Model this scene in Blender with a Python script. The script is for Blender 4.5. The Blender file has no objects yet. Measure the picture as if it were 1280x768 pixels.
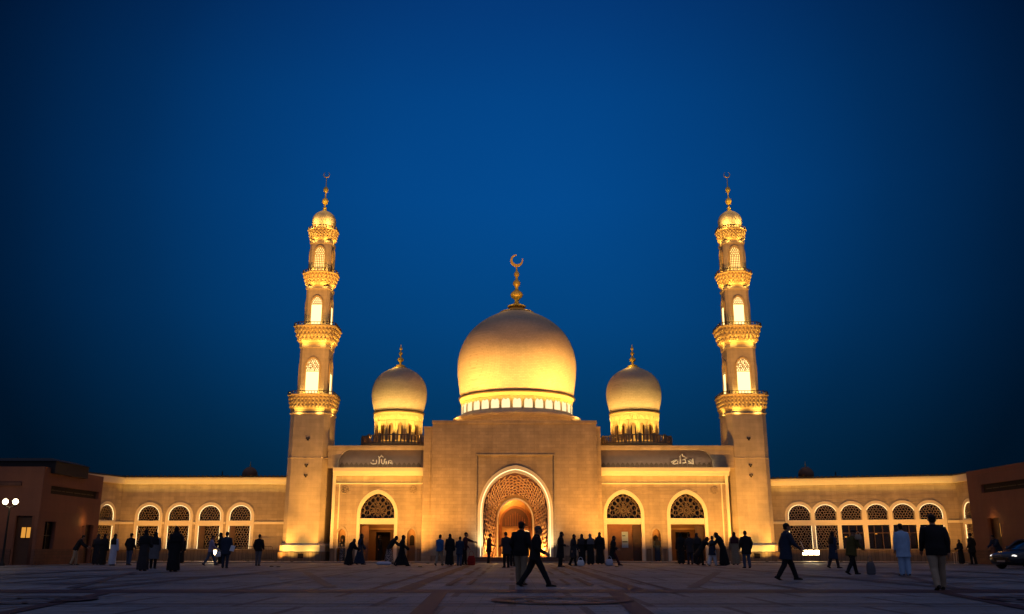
import bpy, bmesh, math, random
from mathutils import Vector, Matrix, noise
R = math.radians
PI = math.pi
random.seed(7)
scene = bpy.context.scene
COL = scene.collection

# ------------------------------------------------------------------ camera
cam = bpy.data.cameras.new("camera")
cam_ob = bpy.data.objects.new("camera", cam)
COL.objects.link(cam_ob)
cam.sensor_width = 36.0
cam.lens = 36.0 * 1150.0 / 1280.0
cam.clip_start = 0.1
cam.clip_end = 3000.0
cam_ob.location = (0, 0, 0.95)
cam_ob.rotation_euler = (R(90 + 14.7374), 0, 0)
scene.camera = cam_ob

# ------------------------------------------------------------------ dusk sky
world = bpy.data.worlds.new("World")
scene.world = world
world.use_nodes = True
wn = world.node_tree.nodes
wl = world.node_tree.links
wn.clear()
w_out = wn.new("ShaderNodeOutputWorld")
w_bg = wn.new("ShaderNodeBackground")
w_tc = wn.new("ShaderNodeTexCoord")
w_sep = wn.new("ShaderNodeSeparateXYZ")
wl.new(w_tc.outputs["Generated"], w_sep.inputs[0])
w_ramp = wn.new("ShaderNodeValToRGB")           # colour by elevation (sine of it)
wl.new(w_sep.outputs["Z"], w_ramp.inputs[0])
SKY = [(0.0, (0.004, 0.150, 0.36)), (0.10, (0.004, 0.180, 0.53)), (0.235, (0.004, 0.235, 0.86)),
       (0.36, (0.004, 0.250, 1.0)), (0.46, (0.004, 0.230, 0.96)), (0.54, (0.006, 0.190, 0.86)),
       (0.75, (0.006, 0.190, 0.80))]
el = w_ramp.color_ramp.elements
el[0].position, el[0].color = SKY[0][0], SKY[0][1] + (1,)
el[1].position, el[1].color = SKY[-1][0], SKY[-1][1] + (1,)
for p_, c_ in SKY[1:-1]:
    e_ = el.new(p_)
    e_.color = c_ + (1,)
w_dot = wn.new("ShaderNodeVectorMath")          # sky darkens outward from the view centre: lens vignette put into its colour
w_dot.operation = "DOT_PRODUCT"
w_dot.inputs[1].default_value = (0.0, math.cos(R(21)), math.sin(R(21)))
wl.new(w_tc.outputs["Generated"], w_dot.inputs[0])
w_vignette = wn.new("ShaderNodeValToRGB")
wl.new(w_dot.outputs["Value"], w_vignette.inputs[0])
ge = w_vignette.color_ramp.elements
ge[0].position, ge[0].color = 0.0, (0.06, 0.06, 0.06, 1)
ge[1].position, ge[1].color = 1.0, (0.262, 0.262, 0.262, 1)
for p_, v_ in ((0.70, 0.030), (0.857, 0.033), (0.883, 0.056), (0.927, 0.110), (0.961, 0.176), (0.985, 0.226)):
    e_ = ge.new(p_)
    e_.color = (v_, v_, v_, 1)
w_noise = wn.new("ShaderNodeTexNoise")
w_noise.inputs["Scale"].default_value = 3.0
w_noise.inputs["Detail"].default_value = 3.0
wl.new(w_tc.outputs["Generated"], w_noise.inputs["Vector"])
w_nr = wn.new("ShaderNodeMapRange")
w_nr.inputs["To Min"].default_value = 0.90
w_nr.inputs["To Max"].default_value = 1.10
wl.new(w_noise.outputs[0], w_nr.inputs["Value"])
w_m1 = wn.new("ShaderNodeVectorMath"); w_m1.operation = "MULTIPLY"
w_m2 = wn.new("ShaderNodeVectorMath"); w_m2.operation = "SCALE"
wl.new(w_ramp.outputs[0], w_m1.inputs[0])
wl.new(w_vignette.outputs[0], w_m1.inputs[1])
wl.new(w_m1.outputs[0], w_m2.inputs[0])
wl.new(w_nr.outputs[0], w_m2.inputs["Scale"])
w_zen = wn.new("ShaderNodeMapRange")             # pale fill added overhead, out of the picture, to light ground and dome tops
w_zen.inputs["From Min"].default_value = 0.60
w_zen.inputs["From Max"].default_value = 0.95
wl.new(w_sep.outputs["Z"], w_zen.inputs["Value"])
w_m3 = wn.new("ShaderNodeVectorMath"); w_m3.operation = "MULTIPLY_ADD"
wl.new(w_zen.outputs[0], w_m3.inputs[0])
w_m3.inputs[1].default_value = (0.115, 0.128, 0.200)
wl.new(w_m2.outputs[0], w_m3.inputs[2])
w_back_fill = wn.new("ShaderNodeMapRange")            # pale fill added behind the camera to brighten people's backs
w_back_fill.inputs["From Min"].default_value = 0.25
w_back_fill.inputs["From Max"].default_value = -0.6
wl.new(w_sep.outputs["Y"], w_back_fill.inputs["Value"])
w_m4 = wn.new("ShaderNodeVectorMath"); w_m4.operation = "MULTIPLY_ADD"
wl.new(w_back_fill.outputs[0], w_m4.inputs[0])
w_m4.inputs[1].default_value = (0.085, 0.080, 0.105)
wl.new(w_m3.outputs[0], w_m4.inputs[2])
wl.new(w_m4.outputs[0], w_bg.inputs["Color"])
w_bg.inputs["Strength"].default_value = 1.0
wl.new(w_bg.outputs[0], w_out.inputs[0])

scene.view_settings.view_transform = "Standard"
scene.view_settings.look = "None"
scene.view_settings.exposure = 0.0
scene.view_settings.gamma = 1.0
scene.view_settings.use_curve_mapping = False
scene.render.engine = "CYCLES"
scene.cycles.use_denoising = True
try:
    scene.cycles.denoiser = "OPENIMAGEDENOISE"
except Exception:
    pass
scene.cycles.max_bounces = 5
scene.cycles.diffuse_bounces = 3
scene.cycles.glossy_bounces = 3
scene.cycles.sample_clamp_indirect = 4.0
scene.cycles.use_light_tree = True
scene.cycles.caustics_reflective = False
scene.cycles.caustics_refractive = False

WARM = (1.0, 0.465, 0.085)
GOLDEN = (1.0, 0.64, 0.15)
AMBER = (1.0, 0.50, 0.12)
PALE = (1.0, 0.74, 0.42)


lamp_rnd = random.Random(21)


def spot(name, loc, target, watts, deg=70, blend=1.0, color=WARM, radius=0.12):
    l = bpy.data.lights.new(name, "SPOT")
    l.energy = watts * lamp_rnd.uniform(0.86, 1.14)     # no two lamps burn quite alike
    l.color = color
    l.spot_size = R(deg)
    l.spot_blend = blend
    l.shadow_soft_size = radius
    o = bpy.data.objects.new(name, l)
    o.location = loc
    d = Vector(target) - Vector(loc)
    o.rotation_euler = d.to_track_quat("-Z", "Y").to_euler()
    COL.objects.link(o)
    return o


def area(name, loc, target, sx, sy, watts, color=WARM, rz=0.0, spread=140):
    l = bpy.data.lights.new(name, "AREA")
    l.shape = "RECTANGLE"
    l.size = sx; l.size_y = sy
    l.energy = watts
    l.color = color
    l.spread = R(spread)
    o = bpy.data.objects.new(name, l)
    o.location = loc
    d = (Vector(target) - Vector(loc)).normalized()
    zax = -d; xax = Vector((math.cos(rz), math.sin(rz), 0)); yax = zax.cross(xax).normalized(); xax = yax.cross(zax).normalized()
    o.rotation_euler = Matrix((xax, yax, zax)).transposed().to_euler()
    COL.objects.link(o)
    return o


def bulb(name, loc, watts, color=WARM, radius=0.08):
    l = bpy.data.lights.new(name, "POINT")
    l.energy = watts
    l.color = color
    l.shadow_soft_size = radius
    o = bpy.data.objects.new(name, l)
    o.location = loc
    COL.objects.link(o)
    return o


# ------------------------------------------------------------------ materials
M = {}


def new_mat(name):
    m = bpy.data.materials.new(name)
    m.use_nodes = True
    n = m.node_tree.nodes
    b = n["Principled BSDF"]
    M[name] = m
    return m, n, m.node_tree.links, b


def plain(name, col, rough=0.7, metal=0.0, var=0.12, scale=6.0, bump=0.0, bscale=40.0, spec=0.5):
    m, n, l, b = new_mat(name)
    b.inputs["Roughness"].default_value = rough
    b.inputs["Metallic"].default_value = metal
    b.inputs["Specular IOR Level"].default_value = spec
    tc = n.new("ShaderNodeTexCoord")
    nz = n.new("ShaderNodeTexNoise")
    nz.inputs["Scale"].default_value = scale
    nz.inputs["Detail"].default_value = 5
    l.new(tc.outputs["Object"], nz.inputs["Vector"])
    mx = n.new("ShaderNodeMix"); mx.data_type = "RGBA"
    mx.inputs["A"].default_value = tuple(max(0, c * (1 - var)) for c in col) + (1,)
    mx.inputs["B"].default_value = tuple(min(1, c * (1 + var)) for c in col) + (1,)
    l.new(nz.outputs[0], mx.inputs["Factor"])
    l.new(mx.outputs["Result"], b.inputs["Base Color"])
    if bump:
        n2 = n.new("ShaderNodeTexNoise")
        n2.inputs["Scale"].default_value = bscale
        n2.inputs["Detail"].default_value = 4
        l.new(tc.outputs["Object"], n2.inputs["Vector"])
        bp = n.new("ShaderNodeBump")
        bp.inputs["Strength"].default_value = bump
        bp.inputs["Distance"].default_value = 0.02
        l.new(n2.outputs[0], bp.inputs["Height"])
        l.new(bp.outputs[0], b.inputs["Normal"])
    return m


def masonry(name, col, bw=0.9, bh=0.32, contrast=0.10, mortar=0.75, msize=0.012, stain=0.12, rough=0.8, bump=0.35):
    """coursed stone; u runs along the wall (x+y), v is the height"""
    m, n, l, b = new_mat(name)
    b.inputs["Roughness"].default_value = rough
    tc = n.new("ShaderNodeTexCoord")
    sp = n.new("ShaderNodeSeparateXYZ")
    l.new(tc.outputs["Object"], sp.inputs[0])
    ad = n.new("ShaderNodeMath"); ad.operation = "ADD"
    l.new(sp.outputs[0], ad.inputs[0]); l.new(sp.outputs[1], ad.inputs[1])
    cb = n.new("ShaderNodeCombineXYZ")
    l.new(ad.outputs[0], cb.inputs[0]); l.new(sp.outputs[2], cb.inputs[1])
    br = n.new("ShaderNodeTexBrick")
    br.inputs["Scale"].default_value = 1.0
    br.inputs["Brick Width"].default_value = bw
    br.inputs["Row Height"].default_value = bh
    br.inputs["Mortar Size"].default_value = msize
    br.inputs["Mortar Smooth"].default_value = 0.3
    br.inputs["Bias"].default_value = 0.0
    br.inputs["Color1"].default_value = tuple(c * (1 - contrast) for c in col) + (1,)
    br.inputs["Color2"].default_value = tuple(min(1, c * (1 + contrast)) for c in col) + (1,)
    br.inputs["Mortar"].default_value = tuple(c * mortar for c in col) + (1,)
    l.new(cb.outputs[0], br.inputs["Vector"])
    nz = n.new("ShaderNodeTexNoise")
    nz.inputs["Scale"].default_value = 0.9
    nz.inputs["Detail"].default_value = 7
    nz.inputs["Roughness"].default_value = 0.65
    l.new(tc.outputs["Object"], nz.inputs["Vector"])
    mr = n.new("ShaderNodeMapRange")
    mr.inputs["From Min"].default_value = 0.3
    mr.inputs["From Max"].default_value = 0.7
    mr.inputs["To Min"].default_value = 1 - stain
    mr.inputs["To Max"].default_value = 1 + stain
    l.new(nz.outputs[0], mr.inputs["Value"])
    sc = n.new("ShaderNodeVectorMath"); sc.operation = "SCALE"
    mp = n.new("ShaderNodeMapping")               # rain streaks run down the courses
    mp.inputs["Scale"].default_value = (2.6, 2.6, 0.16)
    l.new(tc.outputs["Object"], mp.inputs["Vector"])
    ns = n.new("ShaderNodeTexNoise")
    ns.inputs["Scale"].default_value = 1.0
    ns.inputs["Detail"].default_value = 6
    l.new(mp.outputs[0], ns.inputs["Vector"])
    ms = n.new("ShaderNodeMapRange")
    ms.inputs["From Min"].default_value = 0.35
    ms.inputs["From Max"].default_value = 0.7
    ms.inputs["To Min"].default_value = 1 - stain * 0.8
    ms.inputs["To Max"].default_value = 1 + stain * 0.4
    l.new(ns.outputs[0], ms.inputs["Value"])
    mm = n.new("ShaderNodeMath"); mm.operation = "MULTIPLY"
    l.new(mr.outputs[0], mm.inputs[0]); l.new(ms.outputs[0], mm.inputs[1])
    l.new(br.outputs["Color"], sc.inputs[0]); l.new(mm.outputs[0], sc.inputs["Scale"])
    l.new(sc.outputs[0], b.inputs["Base Color"])
    n2 = n.new("ShaderNodeTexNoise")
    n2.inputs["Scale"].default_value = 22
    n2.inputs["Detail"].default_value = 4
    l.new(tc.outputs["Object"], n2.inputs["Vector"])
    mh = n.new("ShaderNodeMath"); mh.operation = "MULTIPLY_ADD"
    l.new(n2.outputs[0], mh.inputs[0]); mh.inputs[1].default_value = 0.5
    iv = n.new("ShaderNodeMath"); iv.operation = "SUBTRACT"
    iv.inputs[0].default_value = 1.0
    l.new(br.outputs["Fac"], iv.inputs[1])
    l.new(iv.outputs[0], mh.inputs[2])
    bp = n.new("ShaderNodeBump")
    bp.inputs["Strength"].default_value = bump
    bp.inputs["Distance"].default_value = 0.02
    l.new(mh.outputs[0], bp.inputs["Height"])
    l.new(bp.outputs[0], b.inputs["Normal"])
    return m


def glow(name, col, strength):
    m, n, l, b = new_mat(name)
    n.remove(b)
    e = n.new("ShaderNodeEmission")
    e.inputs["Color"].default_value = col + (1,)
    e.inputs["Strength"].default_value = strength
    l.new(e.outputs[0], n["Material Output"].inputs[0])
    return m


masonry("block_stone", (0.44, 0.32, 0.20), 0.62, 0.24, 0.08, 0.82, 0.012, 0.16, bump=0.55)
masonry("wall_stone", (0.43, 0.325, 0.205), 0.8, 0.27, 0.09, 0.82, 0.012, 0.15, bump=0.45)
masonry("shaft_stone", (0.50, 0.395, 0.26), 0.9, 0.30, 0.06, 0.86, 0.009, 0.13)
masonry("dado_brick", (0.26, 0.165, 0.095), 0.26, 0.9, 0.14, 0.55, 0.02)
masonry("dome_tile", (0.52, 0.40, 0.285), 0.30, 0.13, 0.07, 0.78, 0.012, 0.035, 0.92)
masonry("red_stucco", (0.20, 0.075, 0.042), 2.4, 0.8, 0.04, 0.85, 0.008, 0.07)
masonry("red_dado", (0.13, 0.055, 0.035), 0.5, 0.2, 0.12, 0.6, 0.012)
plain("cream_trim", (0.84, 0.70, 0.47), 0.6, 0, 0.06, 5, 0.1)  # cream lightened further in place of LED light falling on the trims
plain("vault_tile", (0.19, 0.125, 0.09), 0.7, 0, 0.2, 3, 0.2)
plain("corbel_stone", (0.60, 0.42, 0.18), 0.65, 0, 0.12, 8, 0.3, 18)
plain("gold", (0.85, 0.55, 0.09), 0.36, 0.25, 0.1, 8)
plain("old_gold", (0.55, 0.33, 0.08), 0.45, 0.5, 0.25, 8)
plain("bronze", (0.09, 0.055, 0.028), 0.55, 0.5, 0.2, 6)
plain("dark_metal", (0.025, 0.022, 0.02), 0.5, 0.6, 0.2, 10)
plain("lattice_stone", (0.20, 0.135, 0.085), 0.6, 0, 0.15, 9)
plain("pale_lattice", (0.17, 0.115, 0.07), 0.6, 0, 0.12, 9)
plain("portal_lattice", (0.72, 0.42, 0.20), 0.5, 0, 0.15, 7)
plain("recess_red", (0.085, 0.016, 0.006), 0.6, 0, 0.3, 6)
plain("dark_glass", (0.010, 0.0065, 0.005), 0.12, 0, 0.2, 4)
plain("wood", (0.23, 0.095, 0.03), 0.5, 0, 0.3, 3.5, 0.15, 30)
plain("dark_wood", (0.075, 0.032, 0.014), 0.5, 0, 0.25, 4, 0.15, 30)
plain("portal_wood", (0.48, 0.26, 0.08), 0.5, 0, 0.15, 3, 0.15)
plain("interior", (0.30, 0.16, 0.07), 0.8, 0, 0.15, 2)
plain("void", (0.018, 0.010, 0.006), 0.9)
plain("roof_dark", (0.022, 0.017, 0.015), 0.8)
plain("poster", (0.40, 0.50, 0.52), 0.6, 0, 0.25, 9)
plain("cupola_tile", (0.16, 0.085, 0.05), 0.7)
plain("balustrade_stone", (0.28, 0.19, 0.10), 0.7)
plain("step_stone", (0.13, 0.065, 0.04), 0.6, 0, 0.2, 3)
glow("lamp_white", (1.0, 0.74, 0.42), 9.0)
glow("lamp_flood", (1.0, 0.72, 0.36), 30.0)
glow("led_strip", (1.0, 0.74, 0.36), 2.2)
glow("lit_pane", (1.0, 0.66, 0.20), 1.9)
glow("lit_pane_low", (1.0, 0.74, 0.30), 2.3)
glow("lit_niche", (1.0, 0.80, 0.42), 1.25)
glow("lit_room", (1.0, 0.42, 0.06), 0.75)
glow("hall_light", (1.0, 0.55, 0.22), 1.6)
glow("ground_lens", (1.0, 0.6, 0.2), 0.2)


def paving():
    m, n, l, b = new_mat("paving")
    tc = n.new("ShaderNodeTexCoord")
    br = n.new("ShaderNodeTexBrick")
    br.inputs["Scale"].default_value = 1.0
    br.inputs["Brick Width"].default_value = 0.6
    br.inputs["Row Height"].default_value = 0.3
    br.inputs["Mortar Size"].default_value = 0.01
    br.inputs["Color1"].default_value = (0.190, 0.190, 0.205, 1)
    br.inputs["Color2"].default_value = (0.25, 0.25, 0.27, 1)
    br.inputs["Mortar"].default_value = (0.10, 0.085, 0.08, 1)
    l.new(tc.outputs["Object"], br.inputs["Vector"])
    nz = n.new("ShaderNodeTexNoise")
    nz.inputs["Scale"].default_value = 0.35
    nz.inputs["Detail"].default_value = 9
    nz.inputs["Roughness"].default_value = 0.7
    l.new(tc.outputs["Object"], nz.inputs["Vector"])
    mr = n.new("ShaderNodeMapRange")
    mr.inputs["From Min"].default_value = 0.3
    mr.inputs["From Max"].default_value = 0.7
    mr.inputs["To Min"].default_value = 0.62
    mr.inputs["To Max"].default_value = 1.3
    l.new(nz.outputs[0], mr.inputs["Value"])
    sc = n.new("ShaderNodeVectorMath"); sc.operation = "SCALE"
    l.new(br.outputs["Color"], sc.inputs[0]); l.new(mr.outputs[0], sc.inputs["Scale"])
    b2 = n.new("ShaderNodeTexBrick")                # dark border stones round every panel of slabs
    b2.offset = 0.5
    b2.inputs["Scale"].default_value = 1.0
    b2.inputs["Brick Width"].default_value = 2.4
    b2.inputs["Row Height"].default_value = 3.3
    b2.inputs["Mortar Size"].default_value = 0.075
    b2.inputs["Mortar Smooth"].default_value = 0.0
    b2.inputs["Color1"].default_value = (1, 1, 1, 1)
    b2.inputs["Color2"].default_value = (0.80, 0.80, 0.83, 1)
    b2.inputs["Mortar"].default_value = (0.42, 0.33, 0.34, 1)
    l.new(tc.outputs["Object"], b2.inputs["Vector"])
    nd = n.new("ShaderNodeTexNoise")                # drips, worn and patched spots
    nd.inputs["Scale"].default_value = 2.3
    nd.inputs["Detail"].default_value = 6
    l.new(tc.outputs["Object"], nd.inputs["Vector"])
    md = n.new("ShaderNodeMapRange")
    md.inputs["From Min"].default_value = 0.28
    md.inputs["From Max"].default_value = 0.46
    md.inputs["To Min"].default_value = 0.55
    md.inputs["To Max"].default_value = 1.0
    l.new(nd.outputs[0], md.inputs["Value"])
    s2 = n.new("ShaderNodeVectorMath"); s2.operation = "MULTIPLY"
    l.new(sc.outputs[0], s2.inputs[0]); l.new(b2.outputs["Color"], s2.inputs[1])
    s3 = n.new("ShaderNodeVectorMath"); s3.operation = "SCALE"
    l.new(s2.outputs[0], s3.inputs[0]); l.new(md.outputs[0], s3.inputs["Scale"])
    l.new(s3.outputs[0], b.inputs["Base Color"])
    rr = n.new("ShaderNodeMapRange")
    rr.inputs["To Min"].default_value = 0.45
    rr.inputs["To Max"].default_value = 0.8
    l.new(nz.outputs[0], rr.inputs["Value"])
    l.new(rr.outputs[0], b.inputs["Roughness"])
    b.inputs["Specular IOR Level"].default_value = 0.3
    bp = n.new("ShaderNodeBump")
    bp.inputs["Strength"].default_value = 0.4
    bp.inputs["Distance"].default_value = 0.01
    n2 = n.new("ShaderNodeTexNoise")
    n2.inputs["Scale"].default_value = 14
    l.new(tc.outputs["Object"], n2.inputs["Vector"])
    l.new(n2.outputs[0], bp.inputs["Height"])
    l.new(bp.outputs[0], b.inputs["Normal"])


paving()
plain("band_red", (0.060, 0.020, 0.018), 0.6, 0, 0.3, 2.0, spec=0.3)
plain("band_dark", (0.085, 0.058, 0.060), 0.6, 0, 0.3, 2.0, spec=0.3)
plain("apron_stone", (0.34, 0.27, 0.21), 0.6, 0, 0.15, 1.5)


# ------------------------------------------------------------------ mesh helpers
class MB:
    def __init__(s):
        s.v = []; s.f = []; s.mi = []; s.sm = []

    def add(s, verts, faces, mi=0, smooth=False, mat=None):
        o = len(s.v)
        for p in verts:
            p = Vector(p)
            s.v.append(mat @ p if mat else p)
        for f in faces:
            s.f.append([i + o for i in f]); s.mi.append(mi); s.sm.append(smooth)
        return s

    def box(s, x0, x1, y0, y1, z0, z1, mi=0, mat=None):
        v = [(x, y, z) for x in (x0, x1) for y in (y0, y1) for z in (z0, z1)]
        f = [(0, 1, 3, 2), (4, 6, 7, 5), (0, 4, 5, 1), (2, 3, 7, 6), (0, 2, 6, 4), (1, 5, 7, 3)]
        return s.add(v, f, mi, False, mat)

    def loft(s, rings, cap=True, mi=0, smooth=True, mat=None):
        n = len(rings[0])
        v = [p for r in rings for p in r]
        f = []
        for i in range(len(rings) - 1):
            for j in range(n):
                k = (j + 1) % n
                f.append((i * n + j, i * n + k, (i + 1) * n + k, (i + 1) * n + j))
        s.add(v, f, mi, smooth, mat)
        if cap:
            s.add(rings[0], [tuple(range(n))[::-1]], mi, False, mat)
            s.add(rings[-1], [tuple(range(n))], mi, False, mat)
        return s

    def lathe(s, cx, cy, prof, n=48, mi=0, smooth=True, cap=True, a0=0.0):
        rings = [[(cx + r * math.cos(a0 + 2 * PI * j / n), cy + r * math.sin(a0 + 2 * PI * j / n), z) for j in range(n)] for r, z in prof]
        return s.loft(rings, cap, mi, smooth)

    def tube(s, pts, rad, n=8, mi=0, smooth=True):
        pts = [Vector(p) for p in pts]
        if not isinstance(rad, (list, tuple)):
            rad = [rad] * len(pts)
        rings = []
        up = None
        for i, p in enumerate(pts):
            if i == 0: t = pts[1] - pts[0]
            elif i == len(pts) - 1: t = pts[-1] - pts[-2]
            else: t = pts[i + 1] - pts[i - 1]
            t = t.normalized() if t.length > 1e-9 else Vector((0, 0, 1))
            if up is None:
                up = t.orthogonal().normalized()
            else:
                up = (up - t * up.dot(t))
                up = up.normalized() if up.length > 1e-6 else t.orthogonal().normalized()
            b = t.cross(up)
            rings.append([p + (up * math.cos(2 * PI * j / n) + b * math.sin(2 * PI * j / n)) * rad[i] for j in range(n)])
        return s.loft(rings, True, mi, smooth)

    def capsule(s, pts, rad, n=10, mi=0):
        """tube with round ends, for bodies"""
        pts = [Vector(p) for p in pts]
        if not isinstance(rad, (list, tuple)):
            rad = [rad] * len(pts)
        d0 = (pts[0] - pts[1]).normalized(); d1 = (pts[-1] - pts[-2]).normalized()
        P = []; Q = []
        for a in (80, 50, 22):
            P.append(pts[0] + d0 * rad[0] * math.sin(R(a))); Q.append(rad[0] * math.cos(R(a)))
        P += pts; Q += list(rad)
        for a in (22, 50, 80):
            P.append(pts[-1] + d1 * rad[-1] * math.sin(R(a))); Q.append(rad[-1] * math.cos(R(a)))
        return s.tube(P, Q, n, mi)

    def ball(s, c, r, n=12, m=8, mi=0, mat=None):
        if not isinstance(r, (list, tuple)): r = (r, r, r)
        rings = []
        for i in range(m + 1):
            a = -PI / 2 + PI * (i + 0.02) / (m + 0.04)
            rings.append([(c[0] + r[0] * math.cos(a) * math.cos(2 * PI * j / n), c[1] + r[1] * math.cos(a) * math.sin(2 * PI * j / n), c[2] + r[2] * math.sin(a)) for j in range(n)])
        return s.loft(rings, True, mi, True, mat)

    def mesh(s, name, mats=None):
        me = bpy.data.meshes.new(name)
        me.from_pydata([tuple(p) for p in s.v], [], s.f)
        for m in (mats or []):
            me.materials.append(M[m] if isinstance(m, str) else m)
        me.polygons.foreach_set("material_index", s.mi)
        me.polygons.foreach_set("use_smooth", s.sm)
        bm = bmesh.new(); bm.from_mesh(me)
        bmesh.ops.recalc_face_normals(bm, faces=bm.faces)
        bm.to_mesh(me); bm.free()
        return me

    def build(s, name, mats, parent=None):
        if isinstance(mats, str): mats = [mats]
        return link(name, s.mesh(name, mats), parent)


def link(name, me, parent=None):
    o = bpy.data.objects.new(name, me)
    COL.objects.link(o)
    if parent is not None:
        o.parent = parent
    return o


def empty(name, loc=(0, 0, 0), rz=0.0, label=None, cat=None, group=None):
    o = bpy.data.objects.new(name, None)
    o.empty_display_size = 0.3
    o.location = loc
    o.rotation_euler = (0, 0, rz)
    COL.objects.link(o)
    if label: tag(o, label, cat, group)
    return o


def tag(o, label=None, cat=None, group=None, kind=None):
    if label: o["label"] = label
    if cat: o["category"] = cat
    if group: o["group"] = group
    if kind: o["kind"] = kind
    return o


def copy_tree(o, parent=None):
    c = o.copy()
    COL.objects.link(c)
    if parent is not None:
        c.parent = parent
    for ch in [k for k in bpy.data.objects if k.parent == o]:
        copy_tree(ch, c)
    return c


def polymesh(name, polys, y0, y1, mats):
    """flat shape in the x-z plane (first outline, then holes), from y0 (front) to y1"""
    cu = bpy.data.curves.new(name, "CURVE")
    cu.dimensions = "2D"
    cu.fill_mode = "BOTH"
    cu.extrude = abs(y1 - y0) / 2
    for pl in polys:
        sp = cu.splines.new("POLY")
        sp.points.add(len(pl) - 1)
        for q, (x, z) in zip(sp.points, pl):
            q.co = (x, z, 0, 1)
        sp.use_cyclic_u = True
    tmp = bpy.data.objects.new("tmp", cu)
    me = bpy.data.meshes.new_from_object(tmp)
    bpy.data.objects.remove(tmp)
    bpy.data.curves.remove(cu)
    yc = (y0 + y1) / 2
    for v in me.vertices:
        x, z, y = v.co
        v.co = (x, yc + y, z)
    bm = bmesh.new(); bm.from_mesh(me)
    bmesh.ops.remove_doubles(bm, verts=bm.verts, dist=1e-5)
    bmesh.ops.recalc_face_normals(bm, faces=bm.faces)
    bm.to_mesh(me); bm.free()
    me.name = name
    me.materials.clear()
    me.materials.append(M[mats])
    return me


def panel(name, polys, y0, y1, mat, parent):
    return link(name, polymesh(name, polys, y0, y1, mat), parent)


def rect(x0, x1, z0, z1):
    return [(x0, z0), (x1, z0), (x1, z1), (x0, z1)]


def arch_top(cx, a, zs, za, n=14):
    """pointed arch from the right spring over the apex to the left spring"""
    h = za - zs
    out = []
    if h >= a * 1.001:
        d = (h * h - a * a) / (2 * a); r = a + d
        t1 = math.acos(d / r)
        right = [(cx - d + r * math.cos(t1 * i / n), zs + r * math.sin(t1 * i / n)) for i in range(n + 1)]
    else:
        right = [(cx + a * math.cos(PI / 2 * i / n), zs + h * math.sin(PI / 2 * i / n)) for i in range(n + 1)]
    left = [(2 * cx - x, z) for x, z in right[:-1]][::-1]
    return right + left


def keel_top(cx, a, zs, za, n=14):
    """four-centred arch: round shoulders that straighten to a point"""
    h = za - zs
    right = []
    for i in range(n + 1):
        t = PI / 2 * i / n
        x = a * math.cos(t) ** 0.86
        z = h * (math.sin(t) ** 1.02) * (0.93 + 0.07 * (1 - math.cos(t)) ** 2.2)
        right.append((cx + x, zs + z))
    left = [(2 * cx - x, z) for x, z in right[:-1]][::-1]
    return right + left


def arch(cx, a, z0, zs, za, n=14, f=None):
    return [(cx - a, z0), (cx + a, z0)] + (f or arch_top)(cx, a, zs, za, n)


def inside(pt, poly):
    x, z = pt; c = False
    for i in range(len(poly)):
        x1, z1 = poly[i]; x2, z2 = poly[i - 1]
        if (z1 > z) != (z2 > z) and x < (x2 - x1) * (z - z1) / (z2 - z1) + x1:
            c = not c
    return c


def bar(mb, p, q, w, y0, y1, mi=0):
    p = Vector((p[0], 0, p[1])); q = Vector((q[0], 0, q[1]))
    d = (q - p)
    if d.length < 1e-5: return
    d = d.normalized(); nrm = Vector((-d.z, 0, d.x)) * w / 2
    e = d * w * 0.25
    c = [p - e - nrm, q + e - nrm, q + e + nrm, p - e + nrm]
    f = [(a.x, y0, a.z) for a in c]; b = [(a.x, y1, a.z) for a in c]
    mb.add(f + b, [(0, 1, 2, 3), (0, 4, 5, 1), (1, 5, 6, 2), (2, 6, 7, 3), (3, 7, 4, 0)], mi)


def hex_lattice(mb, poly, cell, w, y0, y1, jit=0.18, seed=1):
    """pierced screen: irregular honeycomb of stone bars cut to an outline"""
    rnd = random.Random(seed)
    xs = [p[0] for p in poly]; zs = [p[1] for p in poly]
    s = cell / math.sqrt(3)
    pts = {}
    def P(i, j, k):
        key = (i, j, k)
        if key not in pts:
            x = i * cell + (j % 2) * cell / 2 + min(xs)
            z = j * s * 1.5 + min(zs) + (s if k else 0)
            pts[key] = (x + rnd.uniform(-jit, jit) * cell, z + rnd.uniform(-jit, jit) * cell)
        return pts[key]
    ni = int((max(xs) - min(xs)) / cell) + 2; nj = int((max(zs) - min(zs)) / (s * 1.5)) + 2
    for j in range(-1, nj):
        for i in range(-1, ni):
            a = P(i, j, 0)      # lower vertex of a vertical edge
            b = P(i, j, 1)
            if j % 2 == 0: c, d = P(i - 1, j + 1, 0), P(i, j + 1, 0)
            else: c, d = P(i, j + 1, 0), P(i + 1, j + 1, 0)
            for p, q in ((a, b), (b, c), (b, d)):
                if inside(p, poly) or inside(q, poly):
                    t0, t1 = p, q
                    if not inside(p, poly): t0 = ((p[0] + q[0]) / 2, (p[1] + q[1]) / 2)
                    if not inside(q, poly): t1 = ((p[0] + q[0]) / 2, (p[1] + q[1]) / 2)
                    if inside(t0, poly) and inside(t1, poly):
                        bar(mb, t0, t1, w, y0, y1)


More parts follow.
